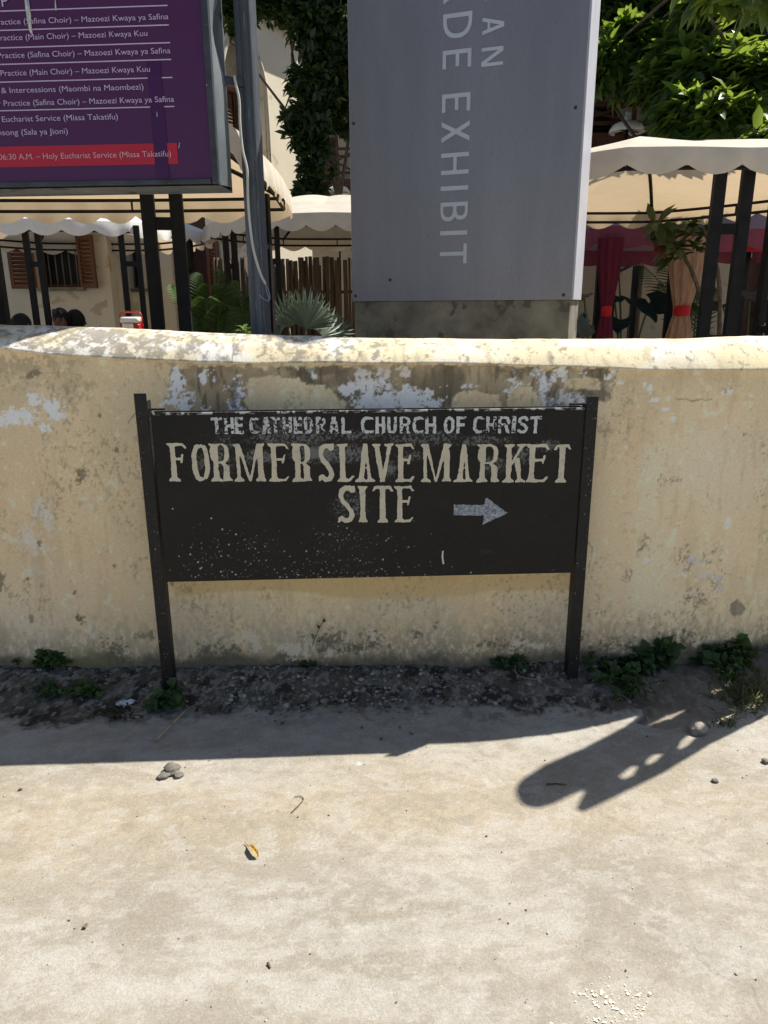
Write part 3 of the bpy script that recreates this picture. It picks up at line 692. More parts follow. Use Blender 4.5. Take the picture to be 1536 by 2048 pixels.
def make_board_mat():
    m, N, L, b, tc, noise, ramp, mul, mix = paint_black('chalky_black_paint')
    at = N.new('ShaderNodeAttribute'); at.attribute_name = 'tone'
    col = mix(ramp(noise(5), .35, .7), (.012, .0115, .010), (.019, .017, .0135))
    col = mix(mul(ramp(noise(90, 4), .55, .75), .35), col, (.045, .043, .039))
    sp = N.new('ShaderNodeSeparateColor'); L.new(at.outputs['Color'], sp.inputs[0])
    col = mix(sp.outputs[0], col, (.155, .155, .15))          # rubbed, chalky; also the lit look of the rim
    col = mix(sp.outputs[1], col, (.74, .73, .70))           # flecks of white paint and the painted lit top edge
    L.new(col, b.inputs['Base Color']); b.inputs['Roughness'].default_value = .55; b.inputs['Specular IOR Level'].default_value = .22
    bp = N.new('ShaderNodeBump'); bp.inputs['Strength'].default_value = .25; bp.inputs['Distance'].default_value = .003; L.new(noise(120), bp.inputs['Height']); L.new(bp.outputs[0], b.inputs['Normal'])
    return m
BLACK = mat('black_gloss_paint', (.012, .0115, .011), .5, .35, 30, .25, 160, 0, .3, wear=((.36, .35, .33), 120, .675))
BLACKM = mat('black_iron_paint', (.018, .018, .019), .45, .35, 20, .1, 90, 0, .35)
# the board stands a little askew: its left end nearer the street
pl = at_z(331, 1388, .02); pr = at_z(1143, 1372, .0)
A_ = np.array([pl[0], pl[1] + .005]); B_ = np.array([pr[0], pr[1] + .005])
ux = np.array([B_[0] - A_[0], B_[1] - A_[1], 0]); ux /= np.linalg.norm(ux); un = np.array([ux[1], -ux[0], 0])   # un: towards the street
BP = np.array([*((A_ + B_) / 2), 0]); UZ = np.array([0, 0, 1.0])
def bd(px, py, off=0.0):
    p = on_plane(px, py, BP, un); return float(np.dot(p - BP, ux)), float(p[2])
def bw(u, v, off=0.0): return BP + ux * u + UZ * v + un * off
sign = empty('black_sign', (BP[0], BP[1], 0), 'black hand lettered sign board on two steel posts in front of the cream wall', 'sign')
uL, vT = bd(306, 821); uR, vT2 = bd(1166, 819); uL2, vB = bd(330, 1155); uR2, vB2 = bd(1146, 1150)
BL, BR, BT, BB = (uL + uL2) / 2, (uR + uR2) / 2, (vT + vT2) / 2, (vB + vB2) / 2
nu, nv = 720, 290
U, Vv = np.meshgrid(np.linspace(BL, BR, nu), np.linspace(BB, BT, nv))
rub = np.zeros(U.shape)
def rubb(px, py, rx, ry, a):
    global rub
    u, v = bd(px, py); q = ((U - u) / (rx * .00195)) ** 2 + ((Vv - v) / (ry * .00195)) ** 2
    rub = np.maximum(rub, a * np.exp(-q))
for b in [(640, 905, 45, 16, 1), (690, 905, 40, 16, .75), (590, 875, 90, 16, .42), (402, 922, 12, 14, .5), (505, 912, 20, 14, .55), (535, 912, 14, 10, .7), (985, 930, 22, 16, .62), (845, 875, 70, 14, .45), (780, 938, 10, 18, .7), (1095, 890, 22, 10, .7),
          (560, 850, 80, 20, .3), (960, 880, 60, 10, .45), (1045, 908, 20, 18, .5), (820, 910, 30, 10, .4), (700, 1010, 40, 30, .3), (450, 905, 20, 60, .3), (975, 1100, 30, 14, .10), (720, 870, 80, 12, .3), (1010, 1120, 40, 30, .06)]: rubb(*b)
fr = np.clip(.5 + 2.4 * (fbm(U * 150, Vv * 150, 500, 3, .7) - .5), 0, 1.2)
rubm = sm(.62, .30, (1 - rub * .62) * (.35 + fr * .62)) * .95 * sm(.05, .25, rub) + .10 * rub * fbm(U * 20, Vv * 8, 501, 4)
fleck_lit_edge = np.zeros(U.shape)
rg = np.random.default_rng(5)
for (px, py, rx, ry, n) in [(680, 1105, 40, 30, 60), (700, 1075, 40, 16, 36), (690, 1145, 90, 9, 90), (470, 1095, 30, 26, 40), (400, 1110, 30, 24, 22), (510, 1080, 25, 14, 26), (560, 1130, 140, 22, 60), (760, 1090, 60, 30, 24), (380, 1095, 40, 40, 20), (850, 1140, 120, 12, 14), (440, 1145, 90, 8, 30), (1110, 1120, 30, 26, 5), (620, 1085, 60, 30, 14)]:
    for _ in range(n):
        u, v = bd(px + rg.normal() * rx, min(1152, py + rg.normal() * ry)); r_ = .0004 + .0026 * rg.random() ** 5
        i0 = int((u - BL) / (BR - BL) * (nu - 1)); j0 = int((v - BB) / (BT - BB) * (nv - 1))
        ii = slice(max(0, i0 - 4), max(0, i0 + 5)); jj = slice(max(0, j0 - 4), max(0, j0 + 5))
        if fleck_lit_edge[jj, ii].size: fleck_lit_edge[jj, ii] = np.maximum(fleck_lit_edge[jj, ii], sm(r_ * 1.4 + .0010, r_ * .3, np.hypot(U[jj, ii] - u, Vv[jj, ii] - v)) * rg.uniform(.5, 1))
fleck_lit_edge = np.maximum(fleck_lit_edge, sm(.0038, .0018, seg_dist(U, Vv, [bd(885, 1101), bd(884, 1112), bd(886, 1125)])))
edge = sm(.010, .002, BT - Vv) * sm(.5, .62, fbm(U * 50, Vv * 50, 503, 3)); fleck_lit_edge = np.maximum(fleck_lit_edge, edge * .8)  # pale strip along the top: its sunlit edge painted among the flecks
dk = sm(.03, .0, np.abs(np.hypot(U - bd(990, 824)[0], (Vv - bd(990, 824)[1]) * 2)))
P3 = BP + ux * U[..., None] + UZ * Vv[..., None] + un * .012
P3 = P3 + un * (.0015 * (fbm(U * 6, Vv * 6, 505, 3) - .5))[..., None]
t = np.stack([rubm, fleck_lit_edge, 0 * U], -1).reshape(-1, 3)
I = np.arange(nu * nv).reshape(nv, nu); F = np.stack([I[:-1, :-1], I[:-1, 1:], I[1:, 1:], I[1:, :-1]], -1).reshape(-1, 4)
# close the sheet into a plate 10 mm thick
edgeI = np.concatenate([I[0], I[1:, -1], I[-1, -2::-1], I[-2:0:-1, 0]]); V0 = P3.reshape(-1, 3); nb = len(V0)
V1 = V0[edgeI] - un * .012; ne = len(edgeI); k = np.arange(ne)
F2 = np.stack([edgeI[k], nb + k, nb + (k + 1) % ne, edgeI[(k + 1) % ne]], -1)
cb = [nb + int(np.where(edgeI == I[a, b_])[0][0]) for a, b_ in ((0, 0), (0, -1), (-1, -1), (-1, 0))]
Vall = np.concatenate([V0, V1]); tall = np.concatenate([t, np.repeat([[.55, .35, 0]], ne, 0) * rg.random((ne, 1))])  # rim paled unevenly, the lit edge of the plate put into its colour
fast_mesh('board', Vall, np.concatenate([F, F2, np.array([cb[::-1]])]), make_board_mat(), sign, False, {'tone': tall})
POSTB = bd(331, 1388)
PTL = bd(292, 786)[1]; PTR = bd(1184, 792)[1]
def angle_post(u0_, top, sgn, nm):
    """an angle-iron post: one leaf in the board's plane, one turned back to the wall"""
    mb = MB(); w = .046
    mb.box(bw(u0_, (top - .1) / 2, .012), (w, .007, top + .1), (ux, un, UZ), .0015)
    mb.box(bw(u0_ + sgn * (w / 2 - .0035), (top - .13) / 2, -.0175), (.0065, .052, top + .07), (ux, un, UZ), .0015)
    o = mb.build(nm, BLACK, sign); return o
uLp = (bd(290, 800)[0] + bd(332, 1370)[0]) / 2; uRp = (bd(1178, 800)[0] + bd(1147, 1360)[0]) / 2
angle_post(uLp, PTL, 1, 'post'); angle_post(uRp, PTR, -1, 'post')
for s_, u_ in ((1, uLp), (-1, uRp)):
    MB().box(bw(u_ + s_ * .050, BT + .012, -.008), (.062, .018, .007), (ux, un, UZ), .001).build('bracket', BLACK, sign)
MB().box(bw((BL + BR) / 2, BT - .01, -.006), (BR - BL - .02, .008, .03), (ux, un, UZ), .001).build('rail', BLACK, sign)
MB().box(bw((BL + BR) / 2, BB + .02, -.006), (BR - BL - .02, .008, .03), (ux, un, UZ), .001).build('rail', BLACK, sign)
BOFF = .0145
CREAM = mat('cream_sign_paint', (.60, .555, .43), .7, .14, 9, .1, 200, 0, .2, col2=(.66, .585, .44), wear=((.45, .45, .40), 40, .62))
WHITEP = mat('worn_white_sign_paint', (.56, .57, .57), .75, .15, 14, .1, 200, 0, .2, wear=((.30, .30, .30), 60, .60))
GREYP = mat('smeared_grey_sign_paint', (.17, .205, .245), .75, .55, 95, .1, 200, 0, .2, col2=(.46, .50, .55))
def row_glyphs(items, kind):
    out = []
    for ch, x0, x1, y0, y1 in items:
        u0_, vb = bd(x0, y1); u1_, vt = bd(x1, y0)
        u0b, _ = bd(x0, y1); u0t, vt0 = bd(x0, y0); u1b, _ = bd(x1, y1)
        a = (u0b + u0t) / 2; b_ = (u1b + u1_) / 2; H = vt - vb
        fn = (lambda X, Y, w, ch=ch: slab(ch, X, Y, w)) if kind == 'slab' else (lambda X, Y, w, ch=ch: sans(ch, X, Y, w, .19))
        out.append((fn, b_ - a, H, (a, vb)))
    return out
big = [('F', 334, 378.6), ('O', 384.5, 421.6), ('R', 419.6, 465.5), ('M', 467.5, 532), ('E', 535, 580.7), ('R', 582.7, 625.4), ('S', 636, 670), ('L', 672, 709), ('A', 709, 751), ('V', 743, 787.5), ('E', 787.5, 830.5), ('M', 840, 903), ('A', 906, 947), ('R', 951, 999.6), ('K', 1003.5, 1050.4), ('E', 1048.5, 1097.3), ('T', 1102, 1141)]
items = [(ch, a, b_, 883.5 + 2.6 * (a - 334) / 800, 962 + 2.2 * (a - 334) / 800) for ch, a, b_ in big]
chipA = lambda u, v: .03 - 4 * np.hypot(u - bd(372, 901)[0], v - bd(372, 901)[1])
mb = MB(); write(row_glyphs(items, 'slab'), lambda u, v: bw(u, v, BOFF), mb, 46, .035, None, 600, .014)
mb.build('lettering', CREAM, sign, fixn=False)
items = [(ch, a, b_, 969, 1044) for ch, a, b_ in [('S', 675, 711.6), ('I', 715, 735.6), ('T', 741.6, 788.4), ('E', 786, 829)]]
mb = MB(); write(row_glyphs(items, 'slab'), lambda u, v: bw(u, v, BOFF), mb, 46, .035, None, 610, .014)
mb.build('lettering', CREAM, sign, fixn=False)
small = [('T', 423.5, 446), ('H', 450, 469), ('E', 471, 488), ('C', 499.7, 519), ('A', 524, 542.7), ('T', 541.5, 561), ('H', 565.7, 584.6), ('E', 588, 605), ('D', 608.6, 626.8), ('R', 632, 652), ('A', 657, 678.7), ('L', 683, 702.5), ('C', 722, 747), ('H', 750.8, 770), ('U', 774, 793.4), ('R', 799, 820.7), ('C', 824.6, 846), ('H', 849.6, 871.5),
         ('O', 887, 908), ('F', 911.8, 930.7), ('C', 945, 967), ('H', 971, 991), ('R', 994.8, 1019), ('I', 1022, 1030), ('S', 1033.4, 1055), ('T', 1058, 1080.7)]
items = [(ch, a, b_, 833.3 - 2.3 * (a - 420) / 660, 866.9 - 1.9 * (a - 420) / 660) for ch, a, b_ in small]
def chipB(u, v):
    wear = .02 + .05 * np.exp(-((u - bd(585, 850)[0]) / .17) ** 2) + .055 * np.exp(-((u - bd(1000, 850)[0]) / .06) ** 2) + .05 * np.exp(-((u - bd(455, 850)[0]) / .05) ** 2) + .03 * np.exp(-((u - bd(810, 860)[0]) / .04) ** 2)
    return (fbm(u * 130, v * 130, 620, 3, .6) - (.76 - wear * 2.4)) * .6
mb = MB(); write(row_glyphs(items, 'sans'), lambda u, v: bw(u, v, BOFF), mb, 34, .06, chipB, 630)
mb.build('lettering', WHITEP, sign, fixn=False)
arrow = [bd(*p) for p in [(906, 1007), (967, 1008), (970, 992), (1014, 1024), (964, 1047), (967, 1029), (906, 1028)]]
au = [p[0] for p in arrow]; av = [p[1] for p in arrow]
xs = np.arange(min(au) - .01, max(au) + .01, .003); ys = np.arange(min(av) - .01, max(av) + .01, .003); X, Y = np.meshgrid(xs, ys)
vs, fs = contour(poly_sdf(X, Y, arrow) + .006 * (fbm(X * 90, Y * 90, 640, 2) - .5), xs, ys)
MB().add([bw(a, b_, BOFF) for a, b_ in vs], fs).build('arrow', GREYP, sign, fixn=False)

# ================================================================== TERRACE BEHIND THE WALL
TZ = .25
MB().box((-1.0, 17.4, TZ - .14), (30, 28, .28)).build('terrace', mat('terrace_paving', (.30, .27, .225), .9, .3, 2.5, .3, 60))
bpy.data.objects['terrace']['kind'] = 'structure'
ex, ey, ez = np.eye(3)
def rotz(a): return np.array([math.cos(a), math.sin(a), 0]), np.array([-math.sin(a), math.cos(a), 0]), ez

# ------------------------------------------------------------------ grey pylon of the exhibition
PA = R(-20)
PX_, PN_, _ = rotz(PA); PN_ = -PN_                       # along the face; towards the street
P0 = at_y(705, 603, 4.2)
def pf(px, py): 
    p = on_plane(px, py, P0, PN_); return float(np.dot(p - P0, PX_)), float(p[2])
PW = pf(1143, 600)[0]; PB = P0[2]; PTOP = 3.46; PD = .44
def pw(u, z, off=0.0): return P0 * np.array([1, 1, 0]) + PX_ * u + ez * z + PN_ * off
pylon = empty('exhibition_pylon', (*pw(PW / 2, TZ, -PD / 2)[:2], TZ), 'tall grey metal clad sign pillar on a concrete plinth, lettered sideways', 'sign pillar')
ALU = mat('weathered_grey_panel', (.18, .183, .215), .38, .08, 1.6, .06, 400, .25, .45, col2=(.215, .215, .25), stretch=(3, 3, .5), wear=((.12, .12, .135), 130, .63))
ALU_LIT = mat('sunlit_edge_panel', (.50, .51, .58), .4, .10, 6, .04, 300, .15, .45)  # paler than the front panel: sunlight on the side put into the colour
DARKJ = mat('dark_joint', (.03, .03, .033), .6, .2, 10)
CONC = mat('mottled_concrete', (.155, .148, .125), .9, .42, 5, .35, 70, 0, .2, col2=(.245, .232, .19), wear=((.09, .085, .07), 9, .60))
MB().box(pw(PW / 2, (TZ + PB) / 2, -PD / 2), (PW - .012, PD - .02, PB - TZ), (PX_, PN_, ez), .006).build('plinth', CONC, pylon)
MB().box(pw(PW / 2, (PB + PTOP) / 2, -.008), (PW, .012, PTOP - PB), (PX_, PN_, ez), .002).build('front_panel', ALU, pylon)
MB().box(pw(PW / 2, (PB + PTOP) / 2, -PD + .008), (PW, .012, PTOP - PB), (PX_, PN_, ez), .002).build('back_panel', ALU, pylon)
for u in (-.002, PW + .002):
    MB().box(pw(u, (PB + PTOP) / 2, -PD / 2 - .001), (.012, PD - .036, PTOP - PB), (PX_, PN_, ez), .002).build('side_panel', ALU_LIT, pylon)
MB().box(pw(PW / 2, (PB + PTOP) / 2 - .01, -PD / 2), (PW - .03, PD - .05, PTOP - PB - .06), (PX_, PN_, ez)).build('core', DARKJ, pylon)
MB().box(pw(PW / 2, PTOP + .006, -PD / 2), (PW, PD, .012), (PX_, PN_, ez)).build('cap', ALU, pylon)
for (px, py) in [(707, 247), (711, 592), (1127, 590), (1151, 215), (780, 560)]:
    u, z = pf(px, py); mb = MB()
    mb.lathe((0, 0, 0), [(.0005, .004), (.006, .004), (.008, .001), (.008, 0)], 12)
    mb.v = [tuple(pw(u, z) + PX_ * a + ez * b_ + PN_ * (c2 - .001)) for a, b_, c2 in mb.v]
    mb.build('screw', DARKJ, pylon)
LET = mat('pale_grey_lettering', (.42, .46, .53), .6, .05, 20, 0, 60, 0, .3)
def sideways(items, ub, ut, nm, t):
    """letters read downwards: their feet at u = ub, their heads at u = ut"""
    H = ut - ub
    for ch, z0, z1 in items:
        one = MB(); write([(lambda X, Y, a, ch=ch: sans(ch, X, Y, a, t), z0 - z1, H, (0, 0))], lambda a, b_: pw(ub + b_, z0 - a, .0005), one, 40)
        one.build('letter', LET, pylon, fixn=False)
def zz(ys, x): return [(pf(x, a)[1], pf(x, b_)[1]) for a, b_ in ys]
L1 = [('D', 26, 76.5), ('E', 99.3, 136.5), ('E', 187, 223.5), ('X', 240.3, 286), ('H', 305.5, 348.5), ('I', 371.8, 380.5), ('B', 404.2, 442), ('I', 461.4, 469.8), ('T', 487.5, 527)]
it = [(ch, *zz([(a, b_)], 910)[0]) for ch, a, b_ in L1]
zD = it[0][1]; z_ = zD + .036
for ch, w in (('A', .20),):
    it.insert(0, (ch, z_ + w, z_))
    z_ += w + .055
sideways(it, (pf(884, 250)[0] + pf(879, 525)[0]) / 2, (pf(941.5, 190)[0] + pf(933, 500)[0]) / 2, 'lettering', .135)
L2 = [('A', 32, 69), ('N', 94, 131.5)]
it = [(ch, *zz([(a, b_)], 985)[0]) for ch, a, b_ in L2]
z_ = it[0][1] + .067
for ch, w in (('C', .10), ('I', .022), ('R', .095)):
    it.insert(0, (ch, z_ + w, z_)); z_ += w + .045
sideways(it, pf(964, 80)[0], pf(1007.5, 80)[0], 'lettering', .155)

# ------------------------------------------------------------------ purple notice board, its pole and cable
BA = R(-4)
QX, QN, _ = rotz(BA); QN = -QN
Q0 = at_y(425, 357, 3.42)
def qf(px, py):
    p = on_plane(px, py, Q0, QN); return float(np.dot(p - Q0, QX)), float(p[2])
def qw(u, z, off=0.0): return Q0 * np.array([1, 1, 0]) + QX * u + ez * z + QN * off
QL, QB, QT, QDp = -2.3, Q0[2], 4.3, .20
notice = empty('notice_board', (*qw(QL / 2, QB, -QDp / 2)[:2], QB - .05), 'large purple notice board in a metal box frame listing choir practices and services', 'notice board')
def purple_mat():
    m, N, L, b = nt('purple_printed_vinyl')
    tc = N.new('ShaderNodeTexCoord'); n = N.new('ShaderNodeTexNoise'); n.inputs['Scale'].default_value = 2.2; n.inputs['Detail'].default_value = 5
    L.new(tc.outputs['Object'], n.inputs[0])
    mx = N.new('ShaderNodeMix'); mx.data_type = 'RGBA'; L.new(n.outputs[0], mx.inputs[0]); mx.inputs[6].default_value = (.060, .010, .080, 1); mx.inputs[7].default_value = (.080, .018, .072, 1)
    L.new(mx.outputs[2], b.inputs['Base Color']); b.inputs['Roughness'].default_value = .38; b.inputs['Specular IOR Level'].default_value = .35
    n2 = N.new('ShaderNodeTexNoise'); n2.inputs['Scale'].default_value = 3.5; L.new(tc.outputs['Object'], n2.inputs[0])
    bp = N.new('ShaderNodeBump'); bp.inputs['Strength'].default_value = .2; bp.inputs['Distance'].default_value = .01; L.new(n2.outputs[0], bp.inputs['Height']); L.new(bp.outputs[0], b.inputs['Normal'])
    return m
STEEL = mat('galvanised_sheet', (.20, .225, .245), .45, .35, 5, .15, 60, .5, .4, stretch=(1, 1, .4), wear=((.09, .10, .11), 11, .60))
STEELD = mat('dark_steel_frame', (.055, .062, .075), .5, .35, 9, .1, 90, .4, .4, wear=((.35, .35, .36), 60, .70))
MB().box(qw(QL / 2, (QB + QT) / 2, -.006), (-QL, .01, QT - QB), (QX, QN, ez)).build('printed_face', purple_mat(), notice)
fw_ = .030; fb_ = .022
MB().box(qw(fw_ / 2, (QB + QT) / 2, -.004), (fw_ - .002, .03, QT - QB + 2 * fb_), (QX, QN, ez), .003).build('frame_edge', STEELD, notice)
MB().box(qw(QL / 2 - .002, QB - fb_ / 2, -.004), (-QL - .004, .03, fb_ - .003), (QX, QN, ez), .003).build('frame_edge', STEELD, notice)
# buckled sheet forming the box's right side
nz, ny_ = 40, 8
zz_ = np.linspace(QB - fb_, QT, nz); G = np.zeros((nz, ny_, 3))
for i, z in enumerate(zz_):
    for j in range(ny_):
        o = -.02 - (QDp - .02) * j / (ny_ - 1)
        bulge = .030 * math.sin(math.pi * j / (ny_ - 1)) * (.6 + .8 * float(fbm(np.array(z * 2.2), np.array(0.3), 700, 3))) - .012 * math.exp(-((z - 2.72) / .12) ** 2) * j
        G[i, j] = qw(fw_ - .006 + bulge, z, o)
MB().grid(G).build('side_sheet', STEEL, notice, True)
mb = MB()
G = np.zeros((30, 6, 3))
for i in range(30):
    for j in range(6): G[i, j] = qw(QL + (fw_ - QL) * i / 29, QB - fb_ - .004 + .016 * math.sin(math.pi * j / 5) * (float(vn(np.array(i * .35), np.array(0.), 71)) - .6), -.012 - (QDp - .02) * j / 5)
mb.grid(G).build('underside_sheet', STEEL, notice, True)
MB().box(qw(QL / 2, (QB + QT) / 2, -QDp - .004), (-QL + 2 * fw_, .008, QT - QB + 2 * fw_), (QX, QN, ez)).build('back_sheet', STEEL, notice)
MB().box(qw(QL - .02, (QB + QT) / 2, -QDp / 2), (.03, QDp, QT - QB + 2 * fw_), (QX, QN, ez)).build('left_sheet', STEEL, notice)
VIOLET = mat('pale_violet_print', (.52, .42, .60), .5, .05, 10)
REDP = mat('red_printed_strip', (.42, .018, .045), .4, .12, 3, .1, 10)
DKP = mat('dark_violet_tape', (.040, .008, .10), .3, .15, 6)
PINKP = mat('pink_print', (.62, .36, .42), .5, .05, 10)
ru, rz0 = qf(357, 328); _, rz1 = qf(355, 286)
MB().box(qw((QL + ru) / 2, (rz0 + rz1) / 2, .0006), (ru - QL, .002, rz1 - rz0), (QX, QN, ez)).build('red_strip', REDP, notice)
tu0, tz0 = qf(313, 360); tu1, _ = qf(340, 360)
MB().box(qw((tu0 + tu1) / 2, (QB + qf(308, 122)[1]) / 2 + .002, .0022), (tu1 - tu0, .0006, qf(308, 122)[1] - QB - .006), (QX, QN, ez)).build('tape', mat('dark_violet_film', (.048, .007, .068), .34, .2, 6), notice)
TXT = [("Worship", 18, -8, 4, None, VIOLET), ("Choir Practice (Safina Choir) – Mazoezi Kwaya ya Safina", 338, 27, 39, "(Safina Choir) – Mazoezi Kwaya ya Safina", 48),
       ("Choir Practice (Main Choir) – Mazoezi Kwaya Kuu", 296, 60.5, 72.5, "(Main Choir) – Mazoezi Kwaya Kuu", 52), ("Choir Practice (Safina Choir) – Mazoezi Kwaya ya Safina", 342, 95, 107, "(Safina Choir) – Mazoezi Kwaya ya Safina", 56),
       ("Choir Practice (Main Choir) – Mazoezi Kwaya Kuu", 301, 132, 144, "(Main Choir) – Mazoezi Kwaya Kuu", 60), ("Prayer & Intercessions (Maombi na Maombezi)", 288, 167.5, 179.5, "(Maombi na Maombezi)", 119),
       ("Choir Practice (Safina Choir) – Mazoezi Kwaya ya Safina", 349, 192, 204, "(Safina Choir) – Mazoezi Kwaya ya Safina", 67), ("Holy Eucharist Service (Missa Takatifu)", 237, 227, 239, "Eucharist Service (Missa Takatifu)", 5),
       ("Evensong (Sala ya Jioni)", 137, 256, 268, "(Sala ya Jioni)", 44), ("06:30 A.M. – Holy Eucharist Service (Missa Takatifu)", 343, 301, 313, "– Holy Eucharist Service (Missa Takatifu)", 73)]
def text_mesh(s):
    cu = bpy.data.curves.new('t', 'FONT'); cu.body = s; cu.size = 1; cu.resolution_u = 4
    o = bpy.data.objects.new('t', cu); COL.objects.link(o)
    bpy.context.view_layer.update()
    me = bpy.data.meshes.new_from_object(o.evaluated_get(bpy.context.evaluated_depsgraph_get()))
    v = np.array([x.co[:] for x in me.vertices]); f = [tuple(p.vertices) for p in me.polygons]
    bpy.data.objects.remove(o); bpy.data.curves.remove(cu); bpy.data.meshes.remove(me)
    return v, f
for s, xr, yt, yb, sub, xl in TXT:
    v, f = text_mesh(s); x1 = v[:, 0].max(); capm = .70
    u1, zb_ = qf(xr, yb); _, zt_ = qf(xr, yt)
    if sub:
        w_sub = np.ptp(text_mesh(sub)[0][:, 0]); k = (u1 - qf(xl, yb)[0]) / w_sub
    else: k = .075
    H = abs(zt_ - zb_); kz = H / .72 if sub else .075
    keep = v[:, 0]
    mb = MB().add([qw(u1 + (p[0] - x1) * k, zb_ + p[1] * kz + .02 * 0, .0042) for p in v], f)
    mb.build('printed_line', PINKP if s.startswith('06') else VIOLET, notice, fixn=False)
for (x, y) in [(335, 11), (338, 50), (340.5, 85.5), (342.5, 119), (345, 155), (349, 213)]:
    u, z = qf(x, y); MB().box(qw((QL + .1 + u) / 2, z, .0012), (u - QL - .1, .001, .0045), (QX, QN, ez)).build('rule', VIOLET, notice)
for pts, r_ in [([(50, -20), (55, 18), (62, 60), (65, 70)], .007), ([(57, 0), (60, 30), (63, 62)], .006), ([(111, -5), (112, 15), (113, 22)], .003), ([(314, 224), (315, 234)], .003), ([(360, 285), (358, 297)], .003)]:
    q = [qw(*qf(*p), .003) for p in pts]
    MB().tube(q, [r_ * .5] + [r_] * (len(q) - 2) + [r_ * .5], 6).build('bird_dropping', mat('bird_lime', (.55, .55, .55), .8, .4, 60), notice, True)
POLE = mat('weathered_grey_pole', (.085, .098, .118), .42, .35, 4, .2, 70, .3, .45, stretch=(8, 8, .35), wear=((.22, .24, .26), 24, .64))
pp = at_y(504, 300, 3.62); pole = empty('sign_pole', (pp[0], pp[1], TZ), 'square grey steel pole with a loose cable beside the purple board', 'pole')
PAX = rotz(R(-14))
MB().box((pp[0], pp[1], (TZ + 4.6) / 2), (.076, .076, 4.6 - TZ), PAX, .006).build('shaft', POLE, pole)
for dx in (-.018, .018):
    MB().box((pp[0] + PAX[0][0] * dx - PAX[1][0] * -.0 , pp[1] + PAX[0][1] * dx - .0375, (TZ + 4.6) / 2), (.004, .004, 4.5 - TZ), PAX).build('seam', STEELD, pole)
ba = at_y(436, 160, 3.56); bb = np.array([pp[0] - .02, pp[1] - .03, ba[2] - .005])
MB().bar(ba, bb, .026, .034, .002).build('bracket', STEELD, pole)
CAB = mat('off_white_cable', (.50, .49, .44), .6, .1, 20)
cpts = [at_y(*p) for p in [(468, 152, 3.55), (472, 170, 3.54), (478, 200, 3.54), (480, 250, 3.54), (485, 300, 3.54), (494, 340, 3.54), (496, 400, 3.545), (500, 450, 3.545), (507, 500, 3.545), (520, 545, 3.545), (531, 568, 3.545)]]
def spline(P, k=6):
    P = [np.asarray(p) for p in P]; out = []
    for i in range(len(P) - 1):
        a, b_, c2, d = P[max(i - 1, 0)], P[i], P[i + 1], P[min(i + 2, len(P) - 1)]
        for t in np.linspace(0, 1, k, endpoint=False):
            out.append(.5 * (2 * b_ + (c2 - a) * t + (2 * a - 5 * b_ + 4 * c2 - d) * t * t + (-a + 3 * b_ - 3 * c2 + d) * t ** 3))
    return out + [P[-1]]
cable = MB().tube(spline(cpts), .0062, 7).build('hanging_cable', CAB, None, True)
tag(cable, 'loose off white cable hanging down in front of the grey pole', 'cable')
wire = MB().tube(spline([at_y(*p) for p in [(530, 566, 3.545), (537, 580, 3.545), (540, 596, 3.54), (536, 602, 3.54), (526, 597, 3.54), (519, 590, 3.54)]]), .0014, 5)
wire.tube(spline([at_y(*p) for p in [(530, 567, 3.545), (534, 585, 3.543), (539, 600, 3.54)]]), .0014, 5).build('bare_wire', mat('bare_wire', (.35, .38, .5), .4, .1, 20), cable, True)

